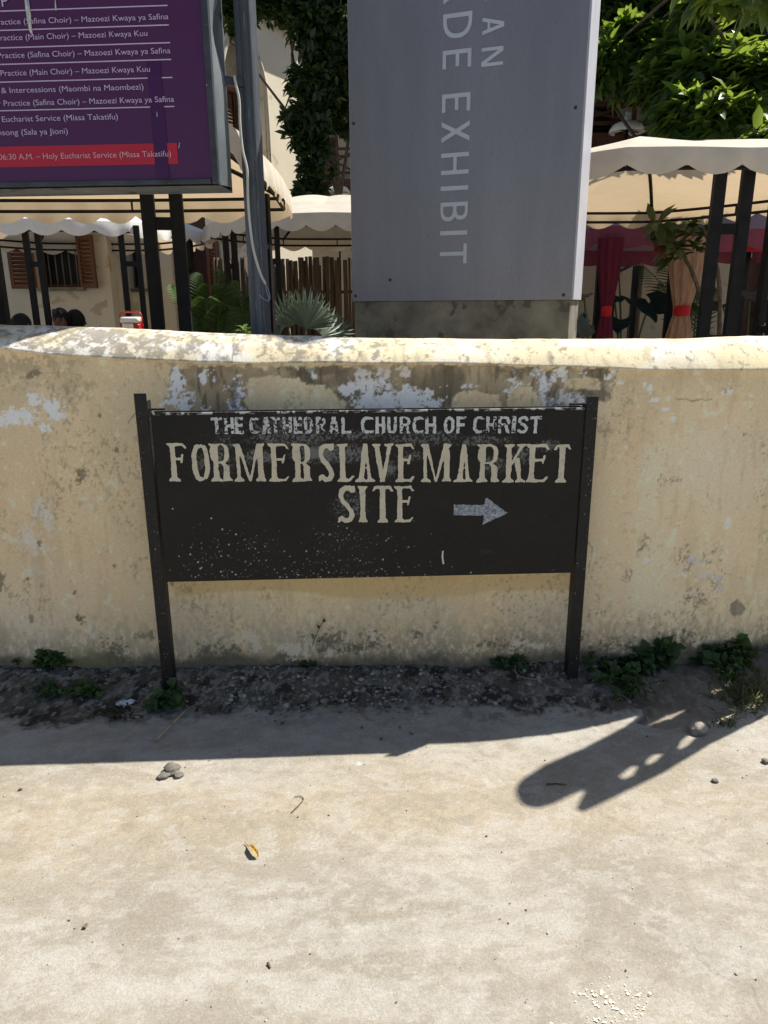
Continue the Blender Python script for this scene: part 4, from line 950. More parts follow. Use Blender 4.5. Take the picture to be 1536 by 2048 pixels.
# ------------------------------------------------------------------ gazebos
IRON = mat('black_gazebo_iron', (.011, .011, .013), .55, .4, 12, .08, 80, 0, .18)
CANV = mat('cream_canvas', (.74, .69, .58), .85, .10, 5, .25, 12, 0, .2, col2=(.82, .77, .67), transl=.36, tcol=(.58, .445, .285))
CANVW = mat('white_canvas', (.85, .845, .82), .85, .05, 6, .25, 12, 0, .2, transl=.30, tcol=(.66, .50, .34))
def gazebo(cx, cy, Rr, ze, rise, val, posts, phi0, label, canv, sides=6, rnd=.45, nscal=5, peak=.0, seed=0):
    g = empty('canvas_gazebo', (cx, cy, TZ), label, 'gazebo', 'canvas gazebos behind the wall')
    n = 180; ph = np.arange(n) / n * 2 * math.pi
    al = math.pi / sides
    plan = lambda p: (math.cos(al) / np.cos(((p - phi0) % (2 * al)) - al)) * (1 - rnd) + rnd * .95
    rr = plan(ph) * Rr
    corner = np.abs(((ph - phi0) % (2 * al)) - al) / al            # 1 at corners
    rad = np.linspace(.02, 1, 22)
    P = np.zeros((len(rad), n + 1, 3))
    wob = lambda p, s_: .012 * (vn(p * 6, p * 0 + s_, seed + 900) - .5) + .008 * np.sin(p * nscal * sides)
    for i, q in enumerate(rad):
        z = ze + rise * (1 - q ** 1.9) - .045 * (1 - corner) * math.sin(math.pi * q) * 1.0 + peak * math.exp(-(q / .16) ** 2) + .02 * (vn(ph * 4, np.full(n, q * 5), seed + 910) - .5) * q
        P[i, :n] = np.stack([cx + rr * q * np.cos(ph), cy + rr * q * np.sin(ph), z], -1)
    P[:, n] = P[:, 0]
    mb = MB(); mb.grid(P)
    V_ = np.zeros((6, n + 1, 3))
    sc = np.abs(np.sin(ph * sides * nscal / 2 - phi0 * sides * nscal / 2))
    for i in range(6):
        t = i / 5; h = (val - .06 * (1 - sc) ** 1.0) * t
        r2 = rr * (1 + .012 * math.sin(t * 2)) + (wob(ph, 3.1) * 2.2 * t)
        V_[i, :n] = np.stack([cx + r2 * np.cos(ph), cy + r2 * np.sin(ph), ze - h - .004 + 0 * ph], -1)
    V_[:, n] = V_[:, 0]; V_[0] = P[-1]
    mb.grid(V_)
    mb.build('canopy', canv, g, True)
    fr = MB(); k = np.linspace(0, 2 * math.pi, 97)
    for (f_, dz, th) in ((.965, .0, .014), (.955, -.085, .014)):
        pts = np.stack([cx + plan(k) * Rr * f_ * np.cos(k), cy + plan(k) * Rr * f_ * np.sin(k), np.full_like(k, ze + dz - .02)], -1)
        fr.tube(pts, th, 6, False)
    fr.build('ring_beam', IRON, g, True)
    for q in range(sides * 4):
        a = phi0 + q * al / 2; r_ = float(plan(np.array(a))) * Rr * .96
        if q % 2: continue
        MB().bar((cx + r_ * math.cos(a), cy + r_ * math.sin(a), ze - .105), (cx + r_ * math.cos(a), cy + r_ * math.sin(a), ze - .02), .014).build('tie', IRON, g)
    for q in range(sides):
        a = phi0 + q * 2 * al; r_ = float(plan(np.array(a))) * Rr * .965
        pts = [np.array([cx + r_ * t * math.cos(a), cy + r_ * t * math.sin(a), ze + rise * (1 - t ** 1.9) - .035]) for t in np.linspace(.03, 1, 9)]
        MB().tube(pts, .016, 6).build('rib', IRON, g, True)
    for (dx, dy, tang, gap, w) in posts:
        a = R(tang); t = np.array([math.cos(a), math.sin(a), 0])
        b_ = np.array([cx + dx, cy + dy, TZ]); pm = MB()
        ax = (t, np.array([-t[1], t[0], 0]), ez)
        for s in (-1, 1): pm.box(b_ + t * s * gap / 2 + ez * (ze - .04 - TZ) / 2, (w, w, ze - .04 - TZ), ax, .004)
        for z in (.45, 1.12, 1.80): pm.box(b_ + ez * z, (gap - w + .004, w * .78, w * .9), ax, .003)
        pm.build('ladder_post', IRON, g)
    return g
near = gazebo(-2.05, 5.1, 1.86, 2.46, .36, .19, [(.82, -.73, 10, .155, .072), (-.27, -.72, 6, .19, .072), (1.15, .80, 80, .12, .06), (-1.1, .8, 95, .18, .07)], R(45), 'nearest cream canvas gazebo, half hidden behind the purple notice board', CANV, sides=4, rnd=.10, nscal=8, seed=1)
gazebo(-3.75, 9.5, 1.66, 2.48, .40, .16, [(.01, -1.25, 8, .125, .06), (1.03, -1.20, 12, .165, .06), (1.3, .1, 60, .14, .06), (-1.2, .3, 90, .2, .06)], R(10), 'white canvas gazebo at the far left in front of the shuttered house', CANVW, seed=2)
gazebo(-.62, 9.25, 1.55, 2.50, .34, .17, [(-1.15, -.30, 30, .10, .06), (-.53, -1.22, 5, .11, .055), (1.15, -.5, 80, .18, .06)], R(0), 'cream canvas gazebo between the grey pole and the grey pillar', CANV, seed=3)
gazebo(2.08, 6.25, 1.72, 2.49, .29, .155, [(.10, -1.37, -8, .165, .07), (1.45, -.35, 60, .18, .07), (-1.3, .5, 80, .18, .07), (1.42, .6, 100, .18, .07)], R(8), 'cream canvas gazebo to the right of the grey pillar, underside dappled with leaf shadow', CANV, peak=.05, seed=4)
# red gazebo with tied curtains
RED = mat('faded_maroon_canvas', (.27, .07, .105), .85, .15, 5, .2, 14, 0, .2, transl=.3)
REDT = mat('pink_faded_canvas', (.40, .28, .35), .85, .12, 4, .2, 14, 0, .2, transl=.25)
SCAR = mat('scarlet_trim', (.52, .012, .02), .6, .1, 9, 0, 60, 0, .3, transl=.2)
CURT = mat('orange_buff_curtain', (.42, .245, .16), .85, .35, 6, 0, 60, 0, .2, stretch=(9, 9, .5), transl=.2)
CURTR = mat('crimson_curtain', (.13, .016, .038), .85, .3, 6, 0, 60, 0, .2, stretch=(9, 9, .5), transl=.2)
rx0 = at_y(1186, 515, 8.3)[0]; rz_ = at_y(1250, 520, 8.3)[2] + .10; rW = 3.3; ry0 = 8.3
redg = empty('red_gazebo', (rx0 + rW / 2, ry0 + rW / 2, TZ), 'maroon canvas gazebo with tied curtains, in the shade beyond the cream one', 'gazebo')
mb = MB(); cxr, cyr = rx0 + rW / 2, ry0 + rW / 2
n = 24
for k in range(4):
    a0 = np.array([[rx0, ry0], [rx0 + rW, ry0], [rx0 + rW, ry0 + rW], [rx0, ry0 + rW]])[[k, (k + 1) % 4]]
    G = np.zeros((10, n + 1, 3))
    for i, t in enumerate(np.linspace(0, 1, 10)):
        for j, s in enumerate(np.linspace(0, 1, n + 1)):
            e = a0[0] * (1 - s) + a0[1] * s; p = e * (1 - t) + np.array([cxr, cyr]) * t
            G[i, j] = (*p, rz_ + .26 + .75 * t ** 1.15 - .05 * math.sin(math.pi * s) * (1 - t))
    mb.grid(G)
mb.build('canopy', REDT, redg, True)
va = MB()
for k in range(4):
    a0 = np.array([[rx0, ry0], [rx0 + rW, ry0], [rx0 + rW, ry0 + rW], [rx0, ry0 + rW]])[[k, (k + 1) % 4]]
    G = np.zeros((4, 61, 3))
    for i, t in enumerate(np.linspace(0, 1, 4)):
        for j, s in enumerate(np.linspace(0, 1, 61)):
            e = a0[0] * (1 - s) + a0[1] * s; o = .02 * math.sin(s * 40) * t
            G[i, j] = (e[0] + o * (k % 2), e[1] - o * (1 - k % 2), rz_ + .26 - .05 * math.sin(math.pi * s) - t * (.23 - .05 * (1 - abs(math.sin(s * math.pi * 6)))))
    va.grid(G)
va.build('valance', RED, redg, True)
MB().box((cxr + .25, ry0 + .12, rz_ + .03), (rW - .9, .03, .09), None, .008).build('scarlet_trim', SCAR, redg)
for (x, y) in [(rx0 + .12, ry0 + .12), (at_y(1343, 560, ry0 + .1)[0], ry0 + .1), (rx0 + rW - .12, ry0 + .12), (rx0 + .12, ry0 + rW - .12), (rx0 + rW - .12, ry0 + rW - .12)]:
    MB().box((x, y, (TZ + rz_ + .2) / 2), (.07, .07, rz_ + .2 - TZ), None, .004).build('post', IRON, redg)
def curtain(x, y, m, w):
    c = MB(); n = 44; G = np.zeros((22, n + 1, 3))
    for i, t in enumerate(np.linspace(0, 1, 22)):
        z = rz_ + .12 - t * (rz_ - TZ - .05); zt_ = 1.52
        wid = w * (.38 + .62 * min(1, abs(z - zt_) / .55) ** .8)
        for j in range(n + 1):
            a = j / n * 2 * math.pi; fold = 1 + .16 * math.sin(a * 9)
            G[i, j] = (x + wid * .5 * math.cos(a) * fold, y + wid * .32 * math.sin(a) * fold, z)
    c.grid(G); o = c.build('curtain', m, redg, True)
    tb = MB(); tb.lathe((x, y, 1.47), [(w * .235, 0), (w * .25, .03), (w * .25, .08), (w * .235, .11)], 20); tb.build('tie_band', SCAR, o, True)
curtain(at_y(1214, 600, ry0 - .05)[0], ry0 - .06, CURTR, .24)
curtain(at_y(1362, 600, ry0 - .1)[0] + .02, ry0 - .10, CURT, .36)

# ------------------------------------------------------------------ garden lamps
LAMPW = mat('white_enamel', (.82, .80, .75), .4, .08, 12, 0, 60, 0, .4)
GLASS = mat('frosted_lamp_glass', (.55, .58, .60), .2, .1, 12, 0, 60, 0, .5, transl=.3)
def lamp(px, py, y, r_, label):
    p = at_y(px, py, y); g = empty('garden_lamp', (p[0], p[1], TZ), label, 'lamp', 'white disc lamps between the gazebos')
    z = p[2]
    MB().tube([(p[0], p[1], TZ), (p[0], p[1], z + .02)], r_ * .085, 8).build('pole', IRON, g, True)
    s = MB(); s.lathe((p[0], p[1], z), [(r_ * .18, r_ * .34), (r_ * .5, r_ * .30), (r_ * .8, r_ * .16), (r_ * .98, -r_ * .10), (r_, -r_ * .24), (r_ * .97, -r_ * .26), (r_ * .92, -r_ * .12), (r_ * .74, r_ * .10), (r_ * .4, r_ * .23), (r_ * .12, r_ * .26)], 40)
    s.build('shade', LAMPW, g, True)
    f = MB(); f.lathe((p[0], p[1], z), [(r_ * .17, r_ * .34), (r_ * .20, r_ * .42), (r_ * .20, r_ * .60), (r_ * .14, r_ * .66), (r_ * .17, r_ * .72), (r_ * .15, r_ * .84), (0.001, r_ * .88)], 20); f.build('finial', GLASS, g, True)
    for k in range(4):
        a = k * math.pi / 2 + .5
        MB().tube([(p[0] + r_ * .06 * math.cos(a), p[1] + r_ * .06 * math.sin(a), z - r_ * .15), (p[0] + r_ * .9 * math.cos(a), p[1] + r_ * .9 * math.sin(a), z - r_ * .14)], r_ * .035, 6).build('strut', IRON, g)
lamp(1254, 256, 10.9, .237, 'white disc lamp above the right hand gazebo, seen against the leafy tree')
lamp(677, 380, 11.5, .165, 'white disc lamp beside the left edge of the grey pillar')

# ================================================================== BUILDINGS
STUC = mat('cream_stucco', (.72, .66, .52), .92, .06, 1.2, .3, 40, 0, .2, col2=(.77, .71, .57), wear=((.58, .52, .40), 3.5, .62))
STUT = mat('tan_stucco', (.50, .43, .32), .92, .10, 1.5, .3, 40, 0, .2, wear=((.40, .34, .25), 4, .62))
STUW = mat('pale_stucco', (.58, .54, .45), .92, .08, 1.4, .3, 40, 0, .2, wear=((.44, .38, .28), 4.5, .60))
BROWNW = mat('dark_brown_timber', (.075, .032, .020), .6, .35, 6, .2, 40, 0, .3, stretch=(1, 1, .3))
SHUT = mat('brown_shutter', (.13, .052, .026), .6, .25, 8, .1, 40, 0, .3, stretch=(1, 1, .3))
DARKIN = mat('dark_room', (.012, .012, .013), .7, .3, 2)
IRONB = mat('grey_window_bars', (.16, .17, .18), .5, .2, 8)
LOUV = mat('pale_louvre', (.42, .38, .31), .7, .2, 8)
class Facade:
    """a wall in a vertical plane, with real openings; u along it, z up"""
    def __init__(s, name, p, d, u0, u1, z0, z1, holes, m, parent, th=.3, step=.06):
        s.p = np.array([p[0], p[1], 0.]); s.d = np.array([d[0], d[1], 0.]) / math.hypot(*d); s.n = np.array([s.d[1], -s.d[0], 0.])
        if np.dot(s.n, -s.p) < 0: s.n = -s.n
        us = sorted(set([u0, u1] + [h[k] for h in holes for k in (0, 1)])); zs = sorted(set([z0, z1] + [h[k] for h in holes for k in (2, 3)]))
        def fill(a): 
            o = []
            for x, y in zip(a[:-1], a[1:]):
                k = max(1, int((y - x) / 1.5)); o += list(np.linspace(x, y, k, endpoint=False))
            return o + [a[-1]]
        us, zs = fill(us), fill(zs); vid = {}; vs = []; fs = []
        def V(u, z):
            if (u, z) not in vid: vid[(u, z)] = len(vs); vs.append(s.at(u, z))
            return vid[(u, z)]
        for a, b in zip(us[:-1], us[1:]):
            for c_, e in zip(zs[:-1], zs[1:]):
                mu, mz = (a + b) / 2, (c_ + e) / 2
                if any(h[0] < mu < h[1] and h[2] < mz < h[3] for h in holes): continue
                fs.append((V(a, c_), V(b, c_), V(b, e), V(a, e)))
        mb = MB().add(vs, fs); s.o = mb.build(name, m, parent, fixn=False)
        md = s.o.modifiers.new('thick', 'SOLIDIFY'); md.thickness = th; md.offset = 0
        s.th = th
    def at(s, u, z, off=0.): return s.p + s.d * u + ez * z + s.n * off
    def box(s, mb, u0, u1, z0, z1, o0, o1, bev=0):
        mb.box(s.at((u0 + u1) / 2, (z0 + z1) / 2, (o0 + o1) / 2), (u1 - u0, o1 - o0, z1 - z0), (s.d, s.n, ez), bev); return mb
def ufor(F, px):
    """distance along a facade for a column of the photograph (at eye level)"""
    d = ray(px, 600); n = np.array([F[1][1], -F[1][0]]); p = np.array(F[0])
    t = np.dot(p, n) / np.dot(d[:2], n); q = d[:2] * t
    return float(np.dot(q - p, np.array(F[1]) / math.hypot(*F[1])))
def zfor(px, py, y): return at_y(px, py, y)[2]
# --- the shuttered house on the left
h1 = empty('shuttered_house', (-6.4, 11.2, TZ), 'cream single storey house with brown shutters, behind the white gazebo', 'house')
yA = 10.9; FA = ((0, yA), (1, 0))
uw0, uw1, uw2 = at_y(84, 540, yA)[0], at_y(150, 540, yA)[0], at_y(190, 540, yA)[0]; zs_, zt_2 = zfor(120, 575, yA), zfor(120, 492, yA) + .12
uend = at_y(226, 540, yA)[0]
fa = Facade('front_wall', FA[0], FA[1], -9.5, uend, TZ, 3.35, [(uw0, uw1 + .12, zs_, zt_2), (-7.6, -6.7, TZ, 2.3)], STUW, h1, .28)
fb = Facade('side_wall', (uend - .14, yA + .14), (0, 1), 0, 4.5, TZ, 3.35, [], STUC, h1, .28)
Facade('back_wall', (0, 15.4), FA[1], -9.5, uend, TZ, 3.35, [], STUC, h1, .28)
MB().box(((uend - 9.5) / 2, (yA + 15.4) / 2, 3.40), (uend + 9.5 + .5, 4.9, .10)).build('roof', STUT, h1)
def window(F, par, u0, u1, z0, z1, bars=0, leafs=(), sill=True, dark=True, depth=.0):
    w = F.box(MB(), u0 - .0, u1 + .0, z0, z1, -.13, -.10).build('window', DARKIN, par)
    fr = MB(); t = .045
    F.box(fr, u0, u0 + t, z0, z1, -.098, -.04); F.box(fr, u1 - t, u1, z0, z1, -.098, -.04); F.box(fr, u0 + t, u1 - t, z1 - t, z1, -.098, -.04); F.box(fr, u0 + t, u1 - t, z0, z0 + t, -.098, -.04)
    fr.build('window_frame', BROWNW, w)
    if bars:
        b = MB()
        for k in range(bars):
            u = u0 + (u1 - u0) * (k + 1) / (bars + 1); b.tube([F.at(u, z0 + .01, -.02), F.at(u, z1 - .01, -.02)], .009, 6)
        b.build('bars', IRONB, w, True); w.children[-1]['kind'] = 'stuff'
    if sill: F.box(MB(), u0 - .06, u1 + .06, z0 - .05, z0 - .003, .10, .20, .004).build('sill', CONC, w)
    return w
def shutter(F, par, ua, ub, z0, z1, off0, off1, m=None):
    """a louvred leaf swung out from ua/off0 to ub/off1"""
    m = m or SHUT
    A, B_2 = F.at(ua, 0, off0), F.at(ub, 0, off1); d = B_2 - A; L = np.linalg.norm(d); d /= L; n_ = np.array([d[1], -d[0], 0]); s = MB(); t = .05
    def b(a0, a1, c0, c1, th, tilt=0): 
        ax = (d, n_, ez)
        if tilt: ax = (d, n_ * math.cos(tilt) + ez * math.sin(tilt), -n_ * math.sin(tilt) + ez * math.cos(tilt))
        s.box(A + d * (a0 + a1) / 2 + ez * (c0 + c1) / 2, (a1 - a0, th, c1 - c0), ax)
    b(0, t, z0, z1, .035); b(L - t, L, z0, z1, .035); b(t, L - t, z0, z0 + t, .034); b(t, L - t, z1 - t, z1, .034)
    k = int((z1 - z0 - 2 * t) / .052)
    for i in range(k):
        z = z0 + t + (i + .5) * (z1 - z0 - 2 * t) / k; b(t, L - t, z - .027, z + .027, .008, .75)
    return s.build('shutter', m, par)
window(fa, h1, uw0, uw1 + .12, zs_, zt_2, 5)
shutter(fa, h1, uw1 + .13, uw2 + .12, zs_ - .02, zt_2, .16, .30)
shutter(fa, h1, uw0 - .02, uw0 - .34, zs_ - .02, zt_2, .17, .26)
window(fa, h1, -7.6, -6.7, TZ, 2.3, 0, sill=False)
# --- the recessed wing between the house and the church
h2 = empty('low_wing', (-3.2, 11.9, TZ), 'cream low wing with a barred window and louvred door, behind the ladder posts', 'house')
yB = 11.75; FB = ((0, yB), (1, 0))
ub0, ub1 = at_y(250, 540, yB)[0], at_y(292, 540, yB)[0]; zb0, zb1 = zfor(270, 577, yB), zfor(270, 480, yB)
ud0, ud1 = at_y(374, 540, yB)[0], at_y(421, 540, yB)[0]; zd1 = zfor(390, 428, yB)
ul0, ul1 = at_y(423, 540, yB)[0], at_y(445, 540, yB)[0]
wend = at_y(500, 540, yB)[0]
fb2 = Facade('front_wall', FB[0], FB[1], uend - .1, wend, TZ, 3.25, [(ub0, ub1, zb0, zb1), (ud0, ud1, TZ, zd1)], STUC, h2, .28)
MB().box(((uend + wend) / 2, yB + 1.0, 3.30), (wend - uend + .1, 2.3, .08)).build('roof', STUT, h2)
window(fb2, h2, ub0, ub1, zb0, zb1, 4)
dr = fb2.box(MB(), ud0, ud1, TZ, zd1, -.12, -.07).build('door', BROWNW, h2)
shutter(fb2, h2, ud0 - .01, ud0 + .02, 1.0, zd1 - .25, .16, .5)
shutter(fb2, h2, ul0 - .02, ul1, 1.0, 2.55, .17, .2, SHUT)
for px in (229, 300, 352):
    u = at_y(px, 540, yB)[0]
    fb2.box(MB(), u, u + .14, TZ, 3.2, .142, .20, .004).build('pilaster', STUT, h2)
# --- the tall church wall with an arched window
h3 = empty('church_building', (-2.2, 12.4, TZ), 'tall cream church wall with an arched louvred window and moulded cornice', 'church')
FC = ((-2.09, 12.3), (.577, 1.0)); cd = np.array([.577, 1.0]); cd /= np.linalg.norm(cd)
ua0, ua1 = ufor(FC, 457), ufor(FC, 530)
def church_pt(u, z, off=0.):
    n = np.array([cd[1], -cd[0], 0]); return np.array([FC[0][0] + cd[0] * u, FC[0][1] + cd[1] * u, z]) + n * off
yy = FC[0][1] + cd[1] * (ua0 + ua1) / 2
zar = zfor(493, 82, yy); zsi = zfor(493, 330, yy); ar = (ua1 - ua0) / 2; uc = (ua0 + ua1) / 2; zsp = zfor(528, 190, yy)
zco = zfor(540, 50, FC[0][1] + cd[1] * ufor(FC, 540))
zcap = zar
uC0 = ufor(FC, 446); uC1 = ufor(FC, 612); xs = np.arange(uC0 - .06, uC1 + .1, .06); ys = np.arange(TZ, zco + .5, .06); X, Y = np.meshgrid(xs, ys)
hole = uni(bx(X, Y, ua0, zsi, ua1, zsp), np.maximum(sup(X, Y, uc, zsp, ar * 1.06, zcap - zsp, 2.1), zsp - Y))
vs, fs = contour(cut(bx(X, Y, uC0, TZ - 1, uC1, zco + .45), hole), xs, ys)
o = MB().add([church_pt(*p) for p in vs], fs).build('wall', STUC, h3, fixn=False); md = o.modifiers.new('thick', 'SOLIDIFY'); md.thickness = .34; md.offset = 0
axc = (np.array([cd[0], cd[1], 0]), np.array([cd[1], -cd[0], 0]), ez)
for k, (z, pr, hh) in enumerate([(zco, .10, .07), (zco + .075, .17, .07), (zco + .155, .24, .08), (zco + .245, .32, .09)]):
    MB().box(church_pt((uC0 + uC1) / 2, z + hh / 2, .17 + pr / 2), (uC1 - uC0, pr, hh), axc, .004).build('cornice', STUW, h3)
MB().box(church_pt((uC0 + uC1) / 2, zco + .40, .02), (uC1 - uC0 + .1, .9, .16), axc).build('roof_edge', STUW, h3)
MB().box(church_pt(uc, (zsi + zcap) / 2, -.22), (ar * 2.3, .04, zcap - zsi + .1), axc).build('window', DARKIN, h3)
lv = MB()
ztr = zfor(470, 178, yy)
k = 26
for i in range(k):
    z = ztr + .06 + i * (zcap - ztr - .08) / k
    half = ar * (1 if z < zsp else math.sqrt(max(0, 1 - ((z - zsp) / (zcap - zsp)) ** 2)))
    if half > .05: lv.box(church_pt(uc, z, -.06), (half * 2 - .04, .05, .022), (axc[0], axc[1] * .75 - ez * .66, ez * .75 + axc[1] * .66))
lv.build('louvre_panel', LOUV, h3)
MB().box(church_pt(uc, ztr, -.04), (ar * 2 - .01, .10, .09), axc, .005).build('transom', SHUT, h3)
for s in (-1, 1):
    sh = MB()
    sh.box(church_pt(uc + s * ar * .52, (zsi + ztr) / 2, -.09), (ar * .94, .04, ztr - zsi - .1), axc)
    for i in range(16): sh.box(church_pt(uc + s * ar * .52, zsi + .1 + i * (ztr - zsi - .25) / 16, -.06), (ar * .8, .03, .03), (axc[0], axc[1] * .75 - ez * .66, ez * .75 + axc[1] * .66))
    sh.build('shutter', BROWNW, h3)
arch = [church_pt(uc + ar * 1.13 * math.cos(a), zsp + (zcap - zsp + ar * .12) * math.sin(a), .175) for a in np.linspace(0, math.pi, 24)]
tr = MB(); tr.tube([church_pt(uc + ar * 1.13, zsi, .175)] + arch + [church_pt(uc - ar * 1.13, zsi, .175)], .035, 6); tr.build('arch_moulding', STUW, h3, True)
# --- the balcony house beyond
h4 = empty('balcony_house', (.6, 18.2, TZ), 'tan two storey house with a timber balcony rail, glimpsed left of the pillar', 'house')
yD = 17.6; dd0, dd1 = at_y(642, 300, yD)[0], at_y(672, 300, yD)[0]; zdd0, zdd1 = zfor(650, 345, yD), zfor(650, 278, yD); ztop = zfor(650, 207, yD)
fd = Facade('front_wall', (0, yD), (1, 0), -2.6, 4.0, TZ, ztop, [(dd0, dd1, zdd0 - .7, zdd1), (-2.0, -1.4, 1.2, 2.5)], STUT, h4, .3)
fd.box(MB(), dd0, dd1, zdd0 - .7, zdd1, -.14, -.08).build('door', SHUT, h4)
window(fd, h4, -2.0, -1.4, 1.2, 2.5, 4)
fd.box(MB(), -2.9, 4.3, ztop, ztop + .16, -.3, .5).build('eave', BROWNW, h4)
IRONR = mat('pale_roof_sheet', (.62, .62, .62), .5, .08, 6, .2, 30, .2, .4)
G = np.zeros((6, 160, 3))
for i in range(6):
    for j in range(160): G[i, j] = fd.at(-2.9 + 7.2 * j / 159, ztop + .18 + i * .32 + .02 * math.sin(j * 1.6), .5 - i * .6)
MB().grid(G).build('roof', IRONR, h4, True)
def balcony(F, par, u0, u1, zf, zr, out, nx):
    F.box(MB(), u0, u1, zf - .14, zf, .16, out).build('balcony_floor', BROWNW, par)
    r = MB(); t = .05
    for z in (zr - t, zf + .1): F.box(r, u0, u1, z, z + t, out - .08, out - .03)
    F.box(r, u0, u1, (zr + zf) / 2 + .12, (zr + zf) / 2 + .16, out - .08, out - .04)
    for k in range(nx + 1):
        u = u0 + (u1 - u0) * k / nx; F.box(r, u - t / 2, u + t / 2, zf, zr + .02, out - .085, out - .025)
        if k < nx:
            v = u0 + (u1 - u0) * (k + 1) / nx
            r.bar(F.at(u, zf + .12, out - .05), F.at(v, zr - .05, out - .05), .035); r.bar(F.at(u, zr - .05, out - .062), F.at(v, zf + .12, out - .062), .035)
    r.build('balcony_rail', BROWNW, par)
balcony(fd, h4, -2.3, 3.0, zfor(660, 372, yD), zfor(660, 312, yD), .95, 6)
# --- the house behind the right hand tree
h5 = empty('garden_house', (5.2, 12.6, TZ), 'buff two storey house in the shade behind the red gazebo and leafy tree', 'house')
yE = 12.2; eo0, eo1 = at_y(1150, 220, yE)[0], at_y(1237, 220, yE)[0]; zeo0, zeo1 = zfor(1210, 300, yE), zfor(1210, 190, yE)
fe = Facade('front_wall', (0, yE), (1, 0), 1.6, 10.5, TZ, 6.2, [(eo0, eo1, zeo0, zeo1), (at_y(1254, 600, yE)[0], at_y(1276, 600, yE)[0], TZ, zfor(1260, 532, yE)), (at_y(1478, 600, yE)[0], at_y(1526, 600, yE)[0], TZ, zfor(1500, 515, yE)), (5.2, 6.2, zeo0, zeo1), (2.0, 2.7, TZ, 2.5)], STUT, h5, .3)
for a, b_, z0, z1, m in [(eo0, eo1, zeo0, zeo1, DARKIN), (5.2, 6.2, zeo0, zeo1, DARKIN)]: window(fe, h5, a, b_, z0, z1, 0, sill=False)
shutter(fe, h5, eo1 - .45, eo1 - .03, zeo0 + .02, zeo1 - .03, -.08, -.08, BROWNW)
fe.box(MB(), at_y(1254, 600, yE)[0], at_y(1276, 600, yE)[0], TZ, zfor(1260, 532, yE), -.13, -.08).build('door', mat('blue_grey_door', (.05, .08, .12), .6, .2, 8), h5)
fe.box(MB(), at_y(1478, 600, yE)[0], at_y(1526, 600, yE)[0], TZ, zfor(1500, 515, yE), -.13, -.08).build('door', BROWNW, h5)
fe.box(MB(), 2.0, 2.7, TZ, 2.5, -.13, -.08).build('door', BROWNW, h5)
balcony(fe, h5, 1.7, 8.0, zfor(1210, 298, yE), zfor(1210, 236, yE), 1.1, 7)
MB().box((6.05, 14.6, 6.25), (9.6, 5.4, .12)).build('roof', STUT, h5)
# --- pole fence
fence = empty('stick_fence', (-1.2, 10.75, TZ), 'dark fence of upright weathered sticks behind the fan palm', 'fence')
STK = mat('weathered_stick', (.10, .075, .055), .9, .55, 5, .4, 60, 0, .15, col2=(.17, .13, .10), stretch=(9, 9, .4))
mb = MB(); x = at_y(432, 600, 10.75)[0]; zf_ = zfor(600, 517, 10.75); rf = random.Random(3); slats = []
while x < .6:
    r_ = rf.uniform(.018, .034); y = 10.75 + rf.uniform(-.03, .03); h = zf_ + rf.uniform(-.05, .03); dx = rf.uniform(-.03, .03)
    mb.tube([(x, y, TZ), (x + dx * .5, y + rf.uniform(-.015, .015), (TZ + h) / 2), (x + dx, y, h)], [r_, r_ * .95, r_ * .85], 7); x += r_ * 1.4
mb.build('sticks', STK, fence, True); fence.children[-1]['kind'] = 'stuff'
for z in (.7, zf_ - .45): MB().tube([(at_y(432, 600, 10.75)[0], 10.80, z), (.6, 10.80, z)], .022, 7).build('rail', STK, fence, True)

# ================================================================== TREES AND PLANTS
BARK = mat('grey_brown_bark', (.09, .07, .052), .95, .4, 12, .6, 40, 0, .1, col2=(.16, .13, .10))
def px_ball(px, py, y, rp, sy=1.0):
    p = at_y(px, py, y); k = y * .93 / FPX; return (p, (rp * k, rp * k * sy, rp * k))
def tree(name, label, cat, base, trunk, ells, per, kleaf, L, W, m, seed, nb=40, group=None, clipx=None, tr=.16, shell=.5):
    rng = np.random.default_rng(seed)
    g = empty(name, base, label, cat, group)
    t = MB(); t.tube(spline(trunk, 6), np.linspace(tr, tr * .35, (len(trunk) - 1) * 6 + 1), 9)
    C, A = ball_points(ells, per, rng, shell)
    tp = np.array(spline(trunk, 6))
    for i in rng.choice(len(C), min(nb, len(C)), False):
        k = rng.integers(len(tp) // 3, len(tp)); k = len(tp) - 1 if C[i][1] < base[1] - 1.3 else k; a = tp[k]; b_ = C[i]
        mid = (a + b_) / 2 + rng.normal(scale=.12, size=3) + np.array([0, 0, .12])
        t.tube(spline([a, mid, b_], 5), np.linspace(.030, .007, 11), 5)
    t.build('trunk', BARK, g, True)
    # tints: clusters differ, the crown's own colour only
    V = rosettes(C, A, kleaf, L, W, rng, tintb=np.clip(rng.normal(.45, .28, len(C)), 0, 1))
    join_leaves('crown', [V], m, g)
    return g
LGL = leaf_mat('glossy_broad_leaf', (.018, .050, .016), (.070, .130, .026), .42, .36, (.42, .58, .07))
LDK = leaf_mat('dark_climber_leaf', (.010, .022, .008), (.030, .055, .014), .22, .40, (.16, .26, .03))
yt_ = 8.9
